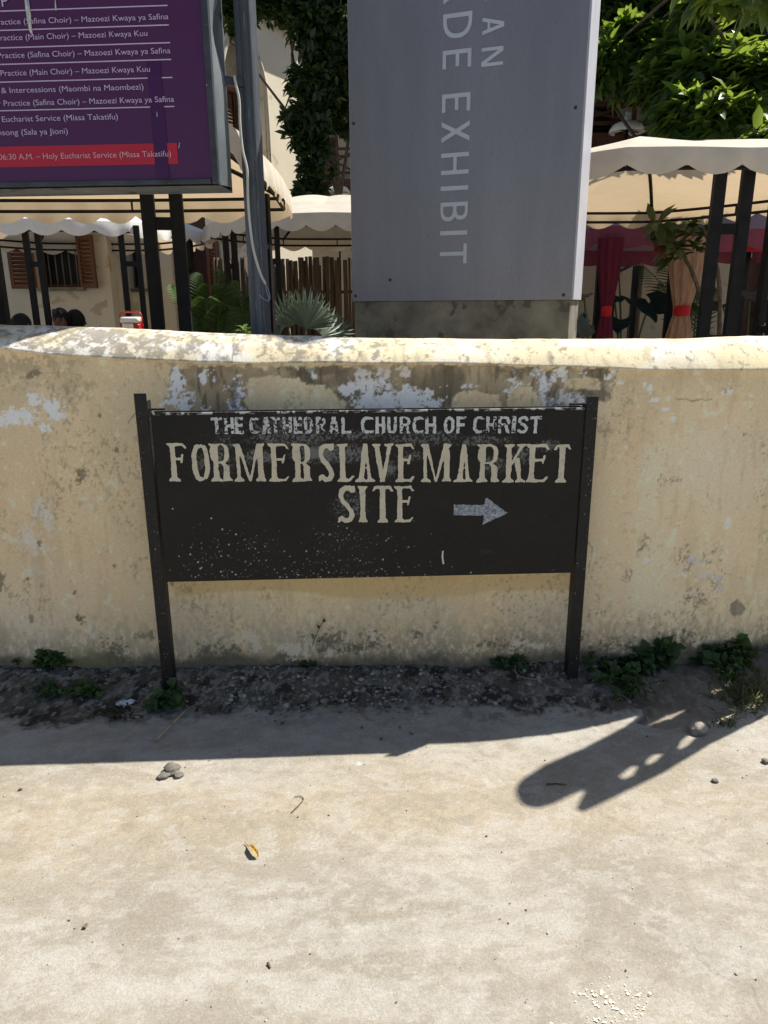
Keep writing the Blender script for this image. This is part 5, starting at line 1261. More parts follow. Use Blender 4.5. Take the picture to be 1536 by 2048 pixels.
ells = [px_ball(a_, b_, 8.1 + (285 - b_) / 285 * 2.6 + (1536 - a_) * .0012, r_, .5) for a_, b_, c2, r_ in [(1215, 40, 9.4, 75), (1290, 20, 9.2, 95), (1395, 40, 9.0, 120), (1510, 60, 8.8, 125), (1260, 110, 9.3, 65), (1358, 160, 9.0, 72), (1420, 190, 8.8, 95), (1520, 210, 8.6, 105), (1368, 240, 9.2, 45), (1450, 255, 8.7, 60),
                              (1620, 120, 8.9, 120), (1330, -60, 9.6, 110), (1210, -40, 9.8, 80), (1470, -60, 9.6, 120), (1280, -20, 9, 70), (1400, -20, 9, 90), (1530, -30, 9, 100), (1210, 135, 9.5, 35), (1560, 300, 9.0, 60)]]
tx_ = 3.9
tree('broadleaf_tree', 'large glossy broadleaf tree with sunlit yellow green leaf tips, right of the grey pillar', 'tree', (tx_, 9.6, TZ), [(tx_, 9.6, TZ), (tx_ - .1, 9.55, 1.6), (tx_ + .1, 9.5, 2.9), (tx_ - .3, 9.3, 4.1), (tx_ - .5, 9.2, 5.4)], ells + [((3.15, 7.05, 4.35), (.78, .42, .34)), ((2.3, 7.0, 4.6), (.45, .38, .26)), px_ball(1400, 10, 9.3, 45, .6)], 175, 11, .26, .104, LGL, 21, 70, shell=.30)
ells = [px_ball(*p) for p in [(665, 20, 10.4, 66), (622, 55, 10.3, 46), (680, 100, 10.6, 66), (655, 160, 10.4, 50), (608, 175, 10.2, 38), (588, 235, 10.2, 24), (625, 245, 10.3, 38), (604, 288, 10.2, 18), (660, 215, 10.6, 32), (622, 335, 10.3, 24), (643, 300, 10.4, 20), (607, 378, 10.3, 20), (634, 376, 10.5, 18), (575, 262, 10.2, 8),
                              (690, 180, 10.7, 34), (720, 60, 10.9, 90), (565, 12, 10.2, 28), (525, 10, 10.2, 20), (450, 18, 10.2, 30), (470, 66, 10.3, 9), (630, -50, 10.6, 90), (500, -45, 10.4, 70), (760, 180, 11.0, 80), (668, 345, 10.5, 9), (690, 258, 10.6, 12)]]
tb = at_y(735, 640, 11.0)[0]
tree('creeper_clad_tree', 'dark creeper clad tree hanging in front of the church, left of the grey pillar', 'tree', (tb, 11.2, TZ), [(tb, 11.2, TZ), (tb - .1, 11.1, 2.0), at_y(660, 330, 10.9), at_y(640, 200, 10.7), at_y(650, 60, 10.6), at_y(640, -60, 10.6)], ells, 380, 8, .135, .055, LDK, 33, 60, tr=.055, shell=.2)
# a leafy bough in front of the red gazebo
rngp = np.random.default_rng(8)
bough = empty('plumeria_bush', (*at_y(1400, 640, 7.6)[:2], TZ), 'dark large leaved bush reaching across the red gazebo roof', 'bush')
bc = np.array([at_y(*p) for p in [(1312, 448, 7.5), (1335, 480, 7.5), (1365, 455, 7.6), (1395, 490, 7.5), (1405, 455, 7.6), (1350, 500, 7.4)]])
join_leaves('foliage', [rosettes(bc, np.tile([[-.35, -.3, .75]], (len(bc), 1)) + rngp.normal(scale=.25, size=(len(bc), 3)), 13, .25, .085, rngp, spread=(40, 110))], LDK, bough)
b0 = at_y(1455, 650, 7.9); st = MB()
for q in bc[::4]: st.tube(spline([b0 * np.array([1, 1, 0]) + ez * TZ, (b0 + q) / 2 + np.array([.1, .1, -.1]), q], 5), np.linspace(.03, .012, 11), 6)
st.build('stem', BARK, bough, True)
# big wet leaves in the shade
LBIG = leaf_mat('big_dark_leaf', (.008, .024, .022), (.014, .042, .036), .15, .4, (.03, .09, .04))
def big_leaf_plant(label, base, tips, L, W, name='elephant_ear_plant'):
    g = empty(name, base, label, 'plant'); base = np.asarray(base, float); T = np.array(tips); n = len(T)
    d = T - base; d[:, 2] *= .15; d += np.array([0, -.25, -.25]); up = np.tile([[0, -.75, .65]], (n, 1)) + rngp.normal(scale=.3, size=(n, 3))
    V = []
    for i in range(n):
        a = d[i] / np.linalg.norm(d[i]); u_ = up[i] - a * np.dot(up[i], a); u_ /= np.linalg.norm(u_); sd = np.cross(a, u_)
        l, w = L * rngp.uniform(.8, 1.2), W * rngp.uniform(.8, 1.15); G = np.zeros((12, 7, 3))
        for r_, t in enumerate(np.linspace(0, 1, 12)):
            wd = w * math.sin(math.pi * min(1, t * .93 + .05) ** .62) ** .7
            for q in range(7):
                e = (q - 3) / 3; G[r_, q] = T[i] + a * l * (t - .18 * e * e * (1 - t)) + sd * wd / 2 * e + u_ * (.10 * w * abs(e) + .012 * math.sin(t * 19 + e * 3) - .22 * l * t * t)
        m_2 = MB().grid(G); V.append((np.array(m_2.v), np.array([f[k] for f in m_2.f for k in (0, 1, 2, 0, 2, 3)]).reshape(-1, 3), np.full(84, rngp.random())))
    join_leaves('leaf_blades', V, LBIG, g); s = MB()
    for t in T: s.tube(spline([base, base * .45 + t * .55 + np.array([0, 0, .15]), t], 5), np.linspace(.018, .009, 11), 6)
    s.build('stem', mat('green_stem', (.05, .09, .03), .6, .2, 9), g, True); return g
p = at_y(1255, 660, 9.2); big_leaf_plant('plant with broad dark blue green leaves beside the crimson curtain', (p[0], p[1], TZ), [at_y(*q) for q in [(1238, 545, 9.2), (1228, 590, 9.1), (1262, 600, 9.3), (1300, 605, 9.2), (1240, 640, 9.0)]], .5, .34)
p = at_y(1500, 670, 9.4); big_leaf_plant('plant with rounded dark leaves at the right, behind the ladder post', (p[0], p[1], TZ), [at_y(*q) for q in [(1500, 585, 9.4), (1445, 610, 9.3), (1520, 620, 9.5), (1530, 650, 9.3)]], .45, .36)
p = at_y(1180, 650, 6.6); big_leaf_plant('dark leaved plant hard against the pillar plinth', (p[0] + .1, p[1], TZ), [at_y(*q) for q in [(1168, 590, 6.6), (1175, 645, 6.6), (1160, 645, 6.7)]], .34, .2)
# palms
LFAN = leaf_mat('grey_green_fan', (.075, .11, .08), (.17, .22, .16), .25, .45, (.22, .30, .14))
LPALM = leaf_mat('palm_green', (.018, .045, .014), (.05, .095, .03), .3, .4, (.16, .26, .05))
def fan_palm(label, base, fans, name='fan_palm'):
    g = empty(name, base, label, 'palm'); base = np.asarray(base, float); parts = []; s = MB()
    for (tip, nrm, rad, spr, lean) in fans:
        tip = np.asarray(tip); nrm = np.asarray(nrm, float); nrm /= np.linalg.norm(nrm)
        up = np.array([0, 0, 1.0]); x = np.cross(up, nrm); x /= np.linalg.norm(x); y = np.cross(nrm, x); k = 26
        an = np.radians(np.linspace(lean - spr, lean + spr, k)); d = np.sin(an)[:, None] * x + np.cos(an)[:, None] * y
        d = d + nrm * (.10 * np.cos(np.arange(k) * math.pi))[:, None]
        l = rad * (1 - .25 * (np.linspace(-1, 1, k)) ** 2) * rngp.uniform(.93, 1.04, k)
        parts.append(leaf_blades(np.repeat(tip[None], k, 0), d, np.repeat(nrm[None], k, 0) + 0 * d, l, rad * .075, .06 + .12 * rngp.random(k), .35, tint=rngp.random(k)))
        s.tube(spline([base, (base + tip) / 2 + np.array([0, 0, .05]), tip], 4), np.linspace(.016, .009, 9), 6)
    join_leaves('fronds', parts, LFAN, g); s.build('stalks', mat('palm_stalk', (.12, .15, .07), .6, .2, 9), g, True); g.children[-1]['kind'] = 'stuff'
    return g
pb = at_y(610, 690, 7.2)
fan_palm('pale grey green fan palm with spread pleated leaves in front of the stick fence', (pb[0], pb[1], TZ),
         [(at_y(612, 658, 7.0), (.35, -1, .15), .42, 70, 14), (at_y(578, 655, 7.3), (-.25, -1, .25), .40, 62, -10), (at_y(645, 672, 7.3), (.9, -.7, .3), .40, 80, 35), (at_y(560, 672, 7.4), (-.8, -.7, .2), .30, 60, -40), (at_y(668, 668, 7.6), (.5, -1, .6), .30, 80, 30)])
def frond_palm(label, base, tips, name='feather_palm'):
    g = empty(name, base, label, 'palm'); base = np.asarray(base, float); parts = []; s = MB()
    for t in tips:
        t = np.asarray(t); q = np.array(spline([base, base * .5 + t * .5 + ez * .22 * np.linalg.norm(t - base), t], 14))
        s.tube(q, np.linspace(.012, .003, len(q)), 5)
        q = q[8:]; n = len(q); tg = np.gradient(q, axis=0); tg /= np.linalg.norm(tg, axis=1, keepdims=True)
        sd = np.cross(tg, ez); sd /= np.linalg.norm(sd, axis=1, keepdims=True) + 1e-6; up = np.cross(sd, tg)
        for sg in (-1, 1): parts.append(leaf_blades(q, sd * sg + tg * .7 - up * .1, up, .24 * np.sin(np.linspace(.35, 2.9, n)) + .05, .022, .35, .2, tint=rngp.random(n)))
    join_leaves('fronds', parts, LPALM, g); s.build('stalks', mat('palm_stalk', (.12, .15, .07), .6, .2, 9), g, True); g.children[-1]['kind'] = 'stuff'
    return g
p = at_y(424, 690, 7.9); frond_palm('green feather palm between the gazebo posts left of the grey pole', (p[0], p[1], TZ), [at_y(*q) for q in [(405, 555, 7.9), (432, 548, 7.9), (385, 600, 7.8), (452, 575, 7.8), (395, 640, 7.7), (350, 575, 7.8), (462, 620, 7.7), (420, 575, 7.7), (412, 600, 7.6), (440, 615, 7.6)]])
p = at_y(500, 690, 8.2); frond_palm('sparse feather palm just behind the grey pole', (p[0], p[1], TZ), [at_y(*q) for q in [(478, 570, 8.2), (495, 560, 8.2), (505, 600, 8.1), (470, 610, 8.0)]])
p = at_y(1390, 690, 9.6); frond_palm('feather palm in the shade behind the buff curtain', (p[0], p[1], TZ), [at_y(*q) for q in [(1285, 530, 9.3), (1330, 520, 9.5), (1395, 540, 9.6), (1410, 580, 9.5), (1380, 610, 9.4), (1330, 570, 9.4)]])
sp = empty('leafy_shrub', (*at_y(488, 690, 6.6)[:2], TZ), 'small bright green shrub just above the wall, left of the grey pole', 'shrub')
bc = np.array([at_y(*p) for p in [(487, 660, 6.6), (497, 672, 6.6), (478, 675, 6.6), (490, 685, 6.5), (750, 700, 6.5)][:4]])
join_leaves('foliage', [rosettes(bc, np.tile([[0, -.2, 1.0]], (len(bc), 1)), 10, .10, .045, rngp)], leaf_mat('fresh_leaf', (.05, .10, .02), (.13, .20, .04), .35, .4, (.35, .45, .06)), sp)
MB().tube([(sp.location.x, sp.location.y, TZ), bc[0]], [.012, .006], 6).build('stem', BARK, sp, True)

# ================================================================== PEOPLE AND THINGS UNDER THE LEFT GAZEBO
SKIN = mat('brown_skin', (.13, .06, .036), .55, .12, 14, 0, 60, 0, .35)
HAIR = mat('black_hair', (.010, .009, .009), .6, .3, 60, .3, 120, 0, .2)
def person(head, face, label, cloth, hairstyle):
    """a seated figure; head = centre of the head, face = horizontal direction it looks in"""
    head = np.asarray(head, float); f = np.asarray([*face, 0.]); f /= np.linalg.norm(f); sd = np.array([f[1], -f[0], 0.])
    hip = np.array([head[0], head[1], 0]) - f * .06 + ez * (head[2] - .76)
    g = empty('person', (head[0], head[1], TZ), label, 'person', None)
    P, Rd, E = [], [], []
    def v(p, r, par=None):
        P.append(tuple(p)); Rd.append(r); i = len(P) - 1
        if par is not None: E.append((par, i))
        return i
    pel = v(hip, (.15, .12)); ab = v(hip + ez * .18 , (.135, .10), pel); ch = v(hip + ez * .40 + f * .01, (.155, .105), ab); nb = v(hip + ez * .53 + f * .02, (.07, .06), ch)
    nk = v(hip + ez * .60 + f * .03, (.052, .055), nb); jw = v(head - ez * .055 + f * .02, (.066, .078), nk); mid = v(head + ez * .02, (.078, .095), jw); tp = v(head + ez * .085 - f * .005, (.055, .066), mid)
    v(head - ez * .01 + f * .108, (.014, .013), mid)                                        # nose
    for s in (-1, 1):
        v(head - ez * .01 + sd * s * .085, (.010, .018), mid)                                # ears
        sh = v(hip + ez * .46 + sd * s * .17, (.060, .058), ch); el = v(hip + ez * .20 + sd * s * .22 + f * .08, (.042, .042), sh); wr = v(hip + ez * .12 + sd * s * .12 + f * .30, (.028, .026), el); v(hip + ez * .11 + sd * s * .09 + f * .38, (.036, .018), wr)
        kn = v(hip + sd * s * .11 + f * .44 + ez * .02, (.065, .062), pel); an = v(hip + sd * s * .11 + f * .46 - ez * .40, (.040, .042), kn); v(hip + sd * s * .11 + f * .60 - ez * .44, (.034, .026), an)
    me = bpy.data.meshes.new('body'); me.from_pydata(P, E, []); o = link('body', me, SKIN, g, True)
    sk = o.modifiers.new('skin', 'SKIN'); sk.use_smooth_shade = True
    for i, r in enumerate(Rd): me.skin_vertices[0].data[i].radius = r
    me.skin_vertices[0].data[0].use_root = True
    sb = o.modifiers.new('sub', 'SUBSURF'); sb.levels = 2; sb.render_levels = 2
    def cap_mesh(nm, m, lo, k, zs=1.0, back=.0):
        G = np.zeros((12, 25, 3))
        for i, t in enumerate(np.linspace(0, 1, 12)):
            for j in range(25):
                a = j / 24 * 2 * math.pi; front = max(0, math.cos(a)); e = lo * (1 - .85 * front ** 1.5)
                el_ = math.pi / 2 - t * (math.pi / 2 + e)
                d = f * math.cos(a) * math.cos(el_) * .098 + sd * math.sin(a) * math.cos(el_) * .084 + ez * math.sin(el_) * .112 * zs
                G[i, j] = head + ez * .012 - f * back * math.cos(el_) + d * k * (1 + .03 * float(vn(np.array(i * .9), np.array(j * .9), 3)))
        return MB().grid(G).build(nm, m, g, True)
    cap_mesh('hair', HAIR, .75, 1.06 if hairstyle != 'wrap' else 1.12, 1.0 if hairstyle != 'wrap' else 1.1, .012)
    shirt = MB(); G = np.zeros((9, 25, 3))
    for i, (z, w, d) in enumerate([(-.02, .185, .15), (.10, .175, .135), (.22, .165, .125), (.34, .18, .13), (.44, .195, .125), (.49, .17, .11), (.53, .12, .09), (.56, .082, .078), (.575, .074, .072)]):
        for j in range(25):
            a = j / 24 * 2 * math.pi; G[i, j] = hip + ez * z + f * (.012 + math.cos(a) * d) + sd * math.sin(a) * w
    shirt.grid(G)
    for s in (-1, 1): shirt.tube([hip + ez * .47 + sd * s * .14, hip + ez * .46 + sd * s * .185, hip + ez * .32 + sd * s * .215 + f * .035], [.07, .077, .066], 14, False)
    shirt.build('shirt', cloth, g, True)
    tr = MB()
    for s in (-1, 1): tr.tube(spline([hip + sd * s * .08, hip + sd * s * .11 + f * .25 + ez * .01, hip + sd * s * .11 + f * .455 + ez * .01, hip + sd * s * .11 + f * .465 - ez * .15, hip + sd * s * .11 + f * .465 - ez * .38], 5), np.linspace(.105, .062, 21), 14)
    tr.build('trousers', mat('dark_trousers', (.02, .022, .03), .9, .2, 20), g, True)
    if hairstyle == 'glasses':
        gl = MB()
        for s in (-1, 1): gl.lathe((0, 0, 0), [(.001, .004), (.024, .003), (.027, 0), (.024, -.003), (.001, -.003)], 14)
        vs = gl.v; n_ = len(vs) // 2; out = []
        for k, p in enumerate(vs): out.append(tuple(head + ez * (.092 + p[1]) + f * (.075 + p[2]) + sd * ((-1 if k < n_ else 1) * .036 + p[0])))
        gl.v = out
        gl.tube([head + ez * .095 + f * .078 + sd * .02, head + ez * .095 + f * .078 - sd * .02], .004, 6)
        for s in (-1, 1): gl.tube([head + ez * .095 + f * .072 + sd * s * .06, head + ez * .06 - f * .01 + sd * s * .09], .003, 6)
        gl.build('sunglasses', mat('dark_glass', (.01, .01, .012), .12, .1, 9, 0, 60, 0, .6), g, True)
    eyes = MB()
    for s in (-1, 1):
        MB.tube(eyes, [head + sd * s * .033 + f * .083 + ez * .012, head + sd * s * .033 + f * .0885 + ez * .012], [.011, .006], 8)
    eyes.build('eye', mat('dark_eye', (.03, .02, .018), .2, .1, 9, 0, 60, 0, .5), g, True); g.children[-1]['kind'] = 'stuff'
    MB().tube([head + sd * q * .024 + f * (.090 - .006 * abs(q)) - ez * .052 for q in (-1, -.5, 0, .5, 1)], [.003, .006, .007, .006, .003], 8).build('mouth', mat('lips', (.16, .05, .045), .5, .1, 9), g, True)
    return g
heads = [(at_y(122, 640, 8.2), (.1, -1), 'seated person facing the lane with sunglasses pushed up, head just above the wall', mat('rust_shirt', (.22, .06, .03), .9, .2, 14), 'glasses'),
         (at_y(153, 646, 8.45), (.9, .4), 'seated person in a black head wrap, turned away, just right of the one with sunglasses', mat('black_shirt', (.012, .012, .013), .9, .2, 14), 'wrap'),
         (at_y(45, 652, 7.9), (1, .15), 'seated dark haired person in profile behind the leftmost ladder post', mat('brown_shirt', (.14, .06, .035), .9, .2, 14), 'short')]
for h in heads: person(*h)
zseat = heads[0][0][2] - .76 - .09
def bench(x0, x1, y, label):
    b = empty('bench', ((x0 + x1) / 2, y, TZ), label, 'bench')
    MB().box(((x0 + x1) / 2, y, zseat - .02), (x1 - x0, .36, .04), None, .006).build('seat', BROWNW, b)
    for x in (x0 + .1, x1 - .1): MB().box((x, y, (TZ + zseat - .04) / 2), (.06, .30, zseat - .04 - TZ), None, .004).build('leg', BROWNW, b)
bench(heads[0][0][0] - .45, heads[1][0][0] + .5, 8.32, 'dark plank bench under the people by the white gazebo')
bench(heads[2][0][0] - .7, heads[2][0][0] + .25, 7.9, 'dark plank bench under the person in profile')
cp = at_y(264, 655, 7.5)
tb_ = empty('side_table', (cp[0], cp[1], TZ), 'small dark table carrying the red and white cooler', 'table')
zt_ = cp[2] - .16
MB().box((cp[0], cp[1], zt_ - .02), (.5, .4, .035), None, .006).build('top', BROWNW, tb_)
for dx in (-.2, .2):
    for dy in (-.15, .15): MB().box((cp[0] + dx, cp[1] + dy, (TZ + zt_ - .04) / 2), (.04, .04, zt_ - .04 - TZ), None, .003).build('leg', BROWNW, tb_)
co = empty('drink_cooler', (cp[0], cp[1], zt_), 'red and white picnic cooler just showing above the wall', 'cooler')
MB().box((cp[0], cp[1], zt_ + .10), (.20, .16, .196), None, .02).build('body', mat('red_plastic', (.40, .02, .02), .35, .1, 9, 0, 60, 0, .4), co, True)
MB().box((cp[0], cp[1] - .003, zt_ + .232), (.19, .15, .062), None, .026).build('lid', mat('white_plastic', (.75, .74, .72), .4, .05, 9, 0, 60, 0, .4), co, True)
MB().box((cp[0] - .012, cp[1] - .082, zt_ + .17), (.11, .006, .06), None, .002).build('front_panel', mat('white_plastic', (.75, .74, .72)), co)
MB().tube(spline([(cp[0] - .105, cp[1], zt_ + .16), (cp[0] - .10, cp[1], zt_ + .29), (cp[0], cp[1], zt_ + .31), (cp[0] + .10, cp[1], zt_ + .29), (cp[0] + .105, cp[1], zt_ + .16)]), .008, 7).build('handle', mat('red_plastic', (.40, .02, .02)), co, True)

# ================================================================== AT THE FOOT OF THE WALL
def stone_shape(r, seed, flat=.6, sub=2, rough=.35):
    bm = bmesh.new(); bmesh.ops.create_icosphere(bm, subdivisions=sub, radius=1); P = np.array([v.co[:] for v in bm.verts]); F = [tuple(v.index for v in f.verts) for f in bm.faces]; bm.free()
    n = fbm(P[:, 0] * 1.7 + P[:, 2] * 2.3 + seed, P[:, 1] * 1.7 - P[:, 2] + seed * .7, seed, 3)
    P = P * (1 + rough * 2 * (n - .5))[:, None]
    P = np.sign(P) * np.abs(P) ** .9
    rs = np.random.default_rng(seed); P = P * np.array([rs.uniform(.8, 1.25), rs.uniform(.75, 1.1), flat]) * r
    a = rs.uniform(0, 6.3); return np.stack([P[:, 0] * math.cos(a) - P[:, 1] * math.sin(a), P[:, 0] * math.sin(a) + P[:, 1] * math.cos(a), P[:, 2]], -1), np.array(F)
SH = [stone_shape(1, k, .62, 1, .95) for k in range(12)]
rg = np.random.default_rng(77); Vs, Fs, Ts = [], [], []; o_ = 0
def gpt(px, py):
    """a spot on the uneven ground seen at a pixel"""
    p = at_z(px, py, .02)
    for _ in range(4): p = at_z(px, py, float(ground_z(p[0], p[1])))
    return p
N = 3600
for k in range(N):
    if k < 1900:
        x = rg.uniform(-2.2, 1.9); dw_ = abs(rg.normal(0, .15)) + .015; y = float(wall_y(np.array(x))) - dw_; big = .0085
        if x > .95 and rg.random() < .6: continue
    else:
        cx, cy, sx, sy = [(640, 1355, 75, 26), (720, 1375, 60, 14), (850, 1370, 50, 18), (910, 1345, 70, 22), (560, 1370, 40, 30), (760, 1388, 140, 12), (480, 1380, 60, 12), (1238, 1444, 26, 4), (1130, 1340, 60, 20)][k % 9 if k % 45 != 7 or k % 9 != 7 else 7]
        if k % 9 == 7 and k % 3: continue
        p = at_z(cx + rg.normal() * sx, cy + rg.normal() * sy, .04); x, y = p[0], p[1]; big = .011
    r_ = big * (.20 + rg.random() ** 4 * .95)
    if y > float(wall_y(np.array(x))) - .01: continue
    V_, F_ = SH[rg.integers(12)]; a = rg.uniform(0, 6.28)
    q = np.stack([V_[:, 0] * math.cos(a) - V_[:, 1] * math.sin(a), V_[:, 0] * math.sin(a) + V_[:, 1] * math.cos(a), V_[:, 2]], -1) * r_ + np.array([x, y, float(ground_z(x, y)) + r_ * .25])
    t = rg.choice([.11, .20, .29, .38], p=[.3, .33, .27, .10]); col = np.array([t, t * .93, t * .82])
    Vs.append(q); Fs.append(F_ + o_); Ts.append(np.repeat(col[None], len(q), 0)); o_ += len(q)
# grains lying loose over the lane
for k in range(420):
    px, py = rg.uniform(-60, 1600), 1480 + 600 * rg.random() ** 1.3
    p = at_z(px, py, 0.); x, y = p[0], p[1]; r_ = .0011 + .0030 * rg.random() ** 5
    V_, F_ = SH[rg.integers(12)]; t = rg.choice([.10, .2, .34, .5], p=[.35, .3, .2, .15])
    Vs.append(V_ * r_ + np.array([x, y, float(ground_z(x, y)) + r_ * .3])); Fs.append(F_ + o_); Ts.append(np.repeat(np.array([[t, t * .9, t * .75]]), len(V_), 0)); o_ += len(V_)
gr = fast_mesh('gravel', np.concatenate(Vs), np.concatenate(Fs), mat_attr('rubble_stone', .95, fine=400, famt=.25, mid=120, mamt=.15, bump=.3, bscale=300, bdist=.002), None, False, {'tone': np.concatenate(Ts)})
tag(gr, 'loose rubble and grit scattered along the foot of the wall', 'gravel', kind='stuff')
Vs, Fs = [], []; o_ = 0
for (px, py, sx, sy, n) in [(1215, 2012, 26, 20, 60), (1268, 2002, 16, 14, 34), (1195, 1985, 22, 10, 26), (1235, 2042, 30, 8, 40), (1110, 2046, 14, 5, 14), (1375, 2047, 5, 3, 5), (1285, 2022, 10, 12, 16), (1175, 1995, 10, 6, 10)]:
    for _ in range(n):
        p = at_z(px + rg.normal() * sx, py + rg.normal() * sy, .0); r_ = .0009 + .0052 * rg.random() ** 4; k = rg.integers(6, 10); a = np.sort(rg.uniform(0, 6.283, k)); rr = r_ * rg.uniform(.55, 1.3, k)
        z0 = float(ground_z(p[0], p[1])) + .0022
        Vs.append(np.stack([p[0] + rr * np.cos(a), p[1] + rr * .9 * np.sin(a), np.full(k, z0)], -1)); Fs += [(o_, o_ + i, o_ + i + 1) for i in range(1, k - 1)]; o_ += k
spl = fast_mesh('paint_spatter', np.concatenate(Vs), np.array(Fs), mat('cream_paint', (.72, .66, .50), .7, .12, 60)); tag(spl, 'dried cream paint spatter on the lane near the bottom of the picture', 'paint', kind='stuff')
ROCK = mat('grey_rock', (.26, .235, .195), .95, .3, 40, .5, 160, 0, .15, col2=(.38, .35, .30))
MUD = mat('dried_mud', (.17, .155, .135), .95, .3, 50, .5, 160, 0, .1)
def rock(px, py, r, label, m=ROCK, seed=1, flat=.6, name='stone'):
    p = gpt(px, py); V_, F_ = stone_shape(r, seed, flat, 3, .45)
    o = fast_mesh(name, V_, F_, m, None, True); o.location = (p[0], p[1], p[2] + r * flat * .45); return tag(o, label, 'stone')
rock(1392, 1462, .042, 'fist sized grey stone at the right edge of the lane, by the grass', seed=3)
rock(1430, 1563, .010, 'dark pebble on the sand just right of the round tipped shadow', MUD, 4, .7, 'pebble')
rock(1531, 1525, .013, 'dark pebble at the right edge of the picture', MUD, 5, .7, 'pebble')
rock(345, 1542, .034, 'largest lump of the dried mud clod at the left', MUD, 6, .45, 'mud_clod')
rock(330, 1552, .022, 'left lump of the dried mud clod', MUD, 9, .4, 'mud_clod')
rock(357, 1552, .016, 'small right hand lump of the dried mud clod', MUD, 8, .5, 'mud_clod')
rock(1455, 1375, .02, 'dark flat stone among the grass at the right', MUD, 12, .5)
rock(1188, 1335, .014, 'whitish stone on the slab edge beside the right sign post', mat('white_stone', (.55, .53, .5), .9, .2, 40, .4, 160), 13, .8)
rock(1457, 1402, .018, 'round dark lump on the earth between the grass and the slab', MUD, 14, .6, 'pebble')
# fallen leaves
def fallen(px, py, L, W, ang, label, m, curl=.35, name='fallen_leaf'):
    p = gpt(px, py); G = np.zeros((14, 7, 3))
    for i, t in enumerate(np.linspace(0, 1, 14)):
        w = W * math.sin(math.pi * min(1, .05 + t * .95)) ** .7 * (.35 + .65 * t) if t < .8 else W * (1 - (t - .8) / .2 * .75) * .95
        for j in range(7):
            s = (j - 3) / 3; x = (t - .5) * L; y = s * w / 2; z = .003 + curl * w * s * s * .55 + .008 * math.sin(t * 3.0) + .0015 * math.sin(s * 9 + t * 14)
            G[i, j] = (x * math.cos(ang) - y * math.sin(ang), x * math.sin(ang) + y * math.cos(ang), z)
    mb = MB().grid(G); mb.tube([(G[0, 3, 0] - .02 * L / .08 * math.cos(ang), G[0, 3, 1] - .02 * L / .08 * math.sin(ang), .004), tuple(G[0, 3])], [.0012, .0018], 5)
    o = mb.build(name, m, None, True); o.location = (p[0], p[1], p[2] + .002); md = o.modifiers.new('thick', 'SOLIDIFY'); md.thickness = .0012; return tag(o, label, 'leaf')
YEL = mat('dry_yellow_leaf', (.42, .24, .06), .7, .35, 60, .2, 90, 0, .3, col2=(.55, .36, .10))
ORA = mat('dry_orange_leaf', (.40, .12, .02), .7, .4, 50, .2, 90, 0, .3)
fallen(505, 1705, .066, .022, R(-52), 'curled dry yellow leaf lying alone on the sunny sand', YEL, .9)
fallen(688, 1322, .05, .026, R(8), 'curled orange leaf against the wall, right one of a touching pair', ORA, .8)
fallen(660, 1319, .045, .03, R(-25), 'orange leaf against the wall, left one of a touching pair', ORA, .5)
fallen(627, 1374, .028, .022, R(70), 'small orange leaf alone on the rubble', ORA, .3)
WHT = mat('white_litter', (.66, .67, .72), .8, .12, 40, .3, 90)
for (px, py, L, sd_, lab) in [(249, 1410, .055, 3, 'crumpled white paper scrap on the dirt left of the sign post'), (600, 1365, .018, 4, 'tiny white scrap on the rubble below the sign')]:
    p = gpt(px, py); n = 9; G = np.zeros((n, n, 3)); rs = np.random.default_rng(sd_)
    for i in range(n):
        for j in range(n): G[i, j] = ((i / 8 - .5) * L * (1 + .5 * rs.random()), (j / 8 - .5) * L * .7 * (1 + .6 * rs.random()), .002 + L * .28 * rs.random())
    o = MB().grid(G).build('paper_scrap', WHT); o.location = p; o.modifiers.new('thick', 'SOLIDIFY').thickness = .0006; tag(o, lab, 'litter')
TWIG = mat('dry_twig', (.12, .09, .06), .9, .4, 40, .2, 90); STRAW = mat('pale_straw', (.36, .30, .20), .9, .3, 40)
def twig(pts, r_, label, m=TWIG, lift=.004):
    P = [gpt(*p) + ez * lift for p in pts]; o = MB().tube(spline(P, 6), np.linspace(r_, r_ * .5, (len(P) - 1) * 6 + 1), 6).build('twig', m, None, True); return tag(o, label, 'twig')
twig([(120, 1443), (150, 1442), (180, 1436), (205, 1428)], .004, 'dark curved twig on the shaded concrete at the left')
twig([(312, 1487), (335, 1463), (358, 1440), (370, 1428)], .006, 'straight pale stick leaning from the dirt, right of the left post', STRAW, .012)
twig([(888, 1377), (905, 1371), (925, 1363)], .003, 'short straw lying on the rubble right of centre', STRAW)
twig([(1030, 1332), (1032, 1350), (1050, 1360), (1085, 1362), (1092, 1350), (1075, 1330), (1045, 1326)], .0022, 'thin bent wire looped on the dirt left of the right post', STRAW, .01)
twig([(583, 1627), (598, 1612), (607, 1600), (600, 1594), (588, 1596)], .0022, 'thin hooked twig on the sunny sand')
twig([(1093, 1570), (1110, 1569), (1133, 1571)], .003, 'short twig inside the round tipped shadow', TWIG)
twig([(168, 1859), (172, 1853), (175, 1850)], .006, 'stubby dark twig on the pale concrete, lower left')
twig([(536, 1928), (539, 1934), (541, 1938)], .004, 'tiny dark twig fragment on the concrete near the bottom')
twig([(38, 1581), (45, 1580)], .005, 'dark crumb of twig by the left edge')
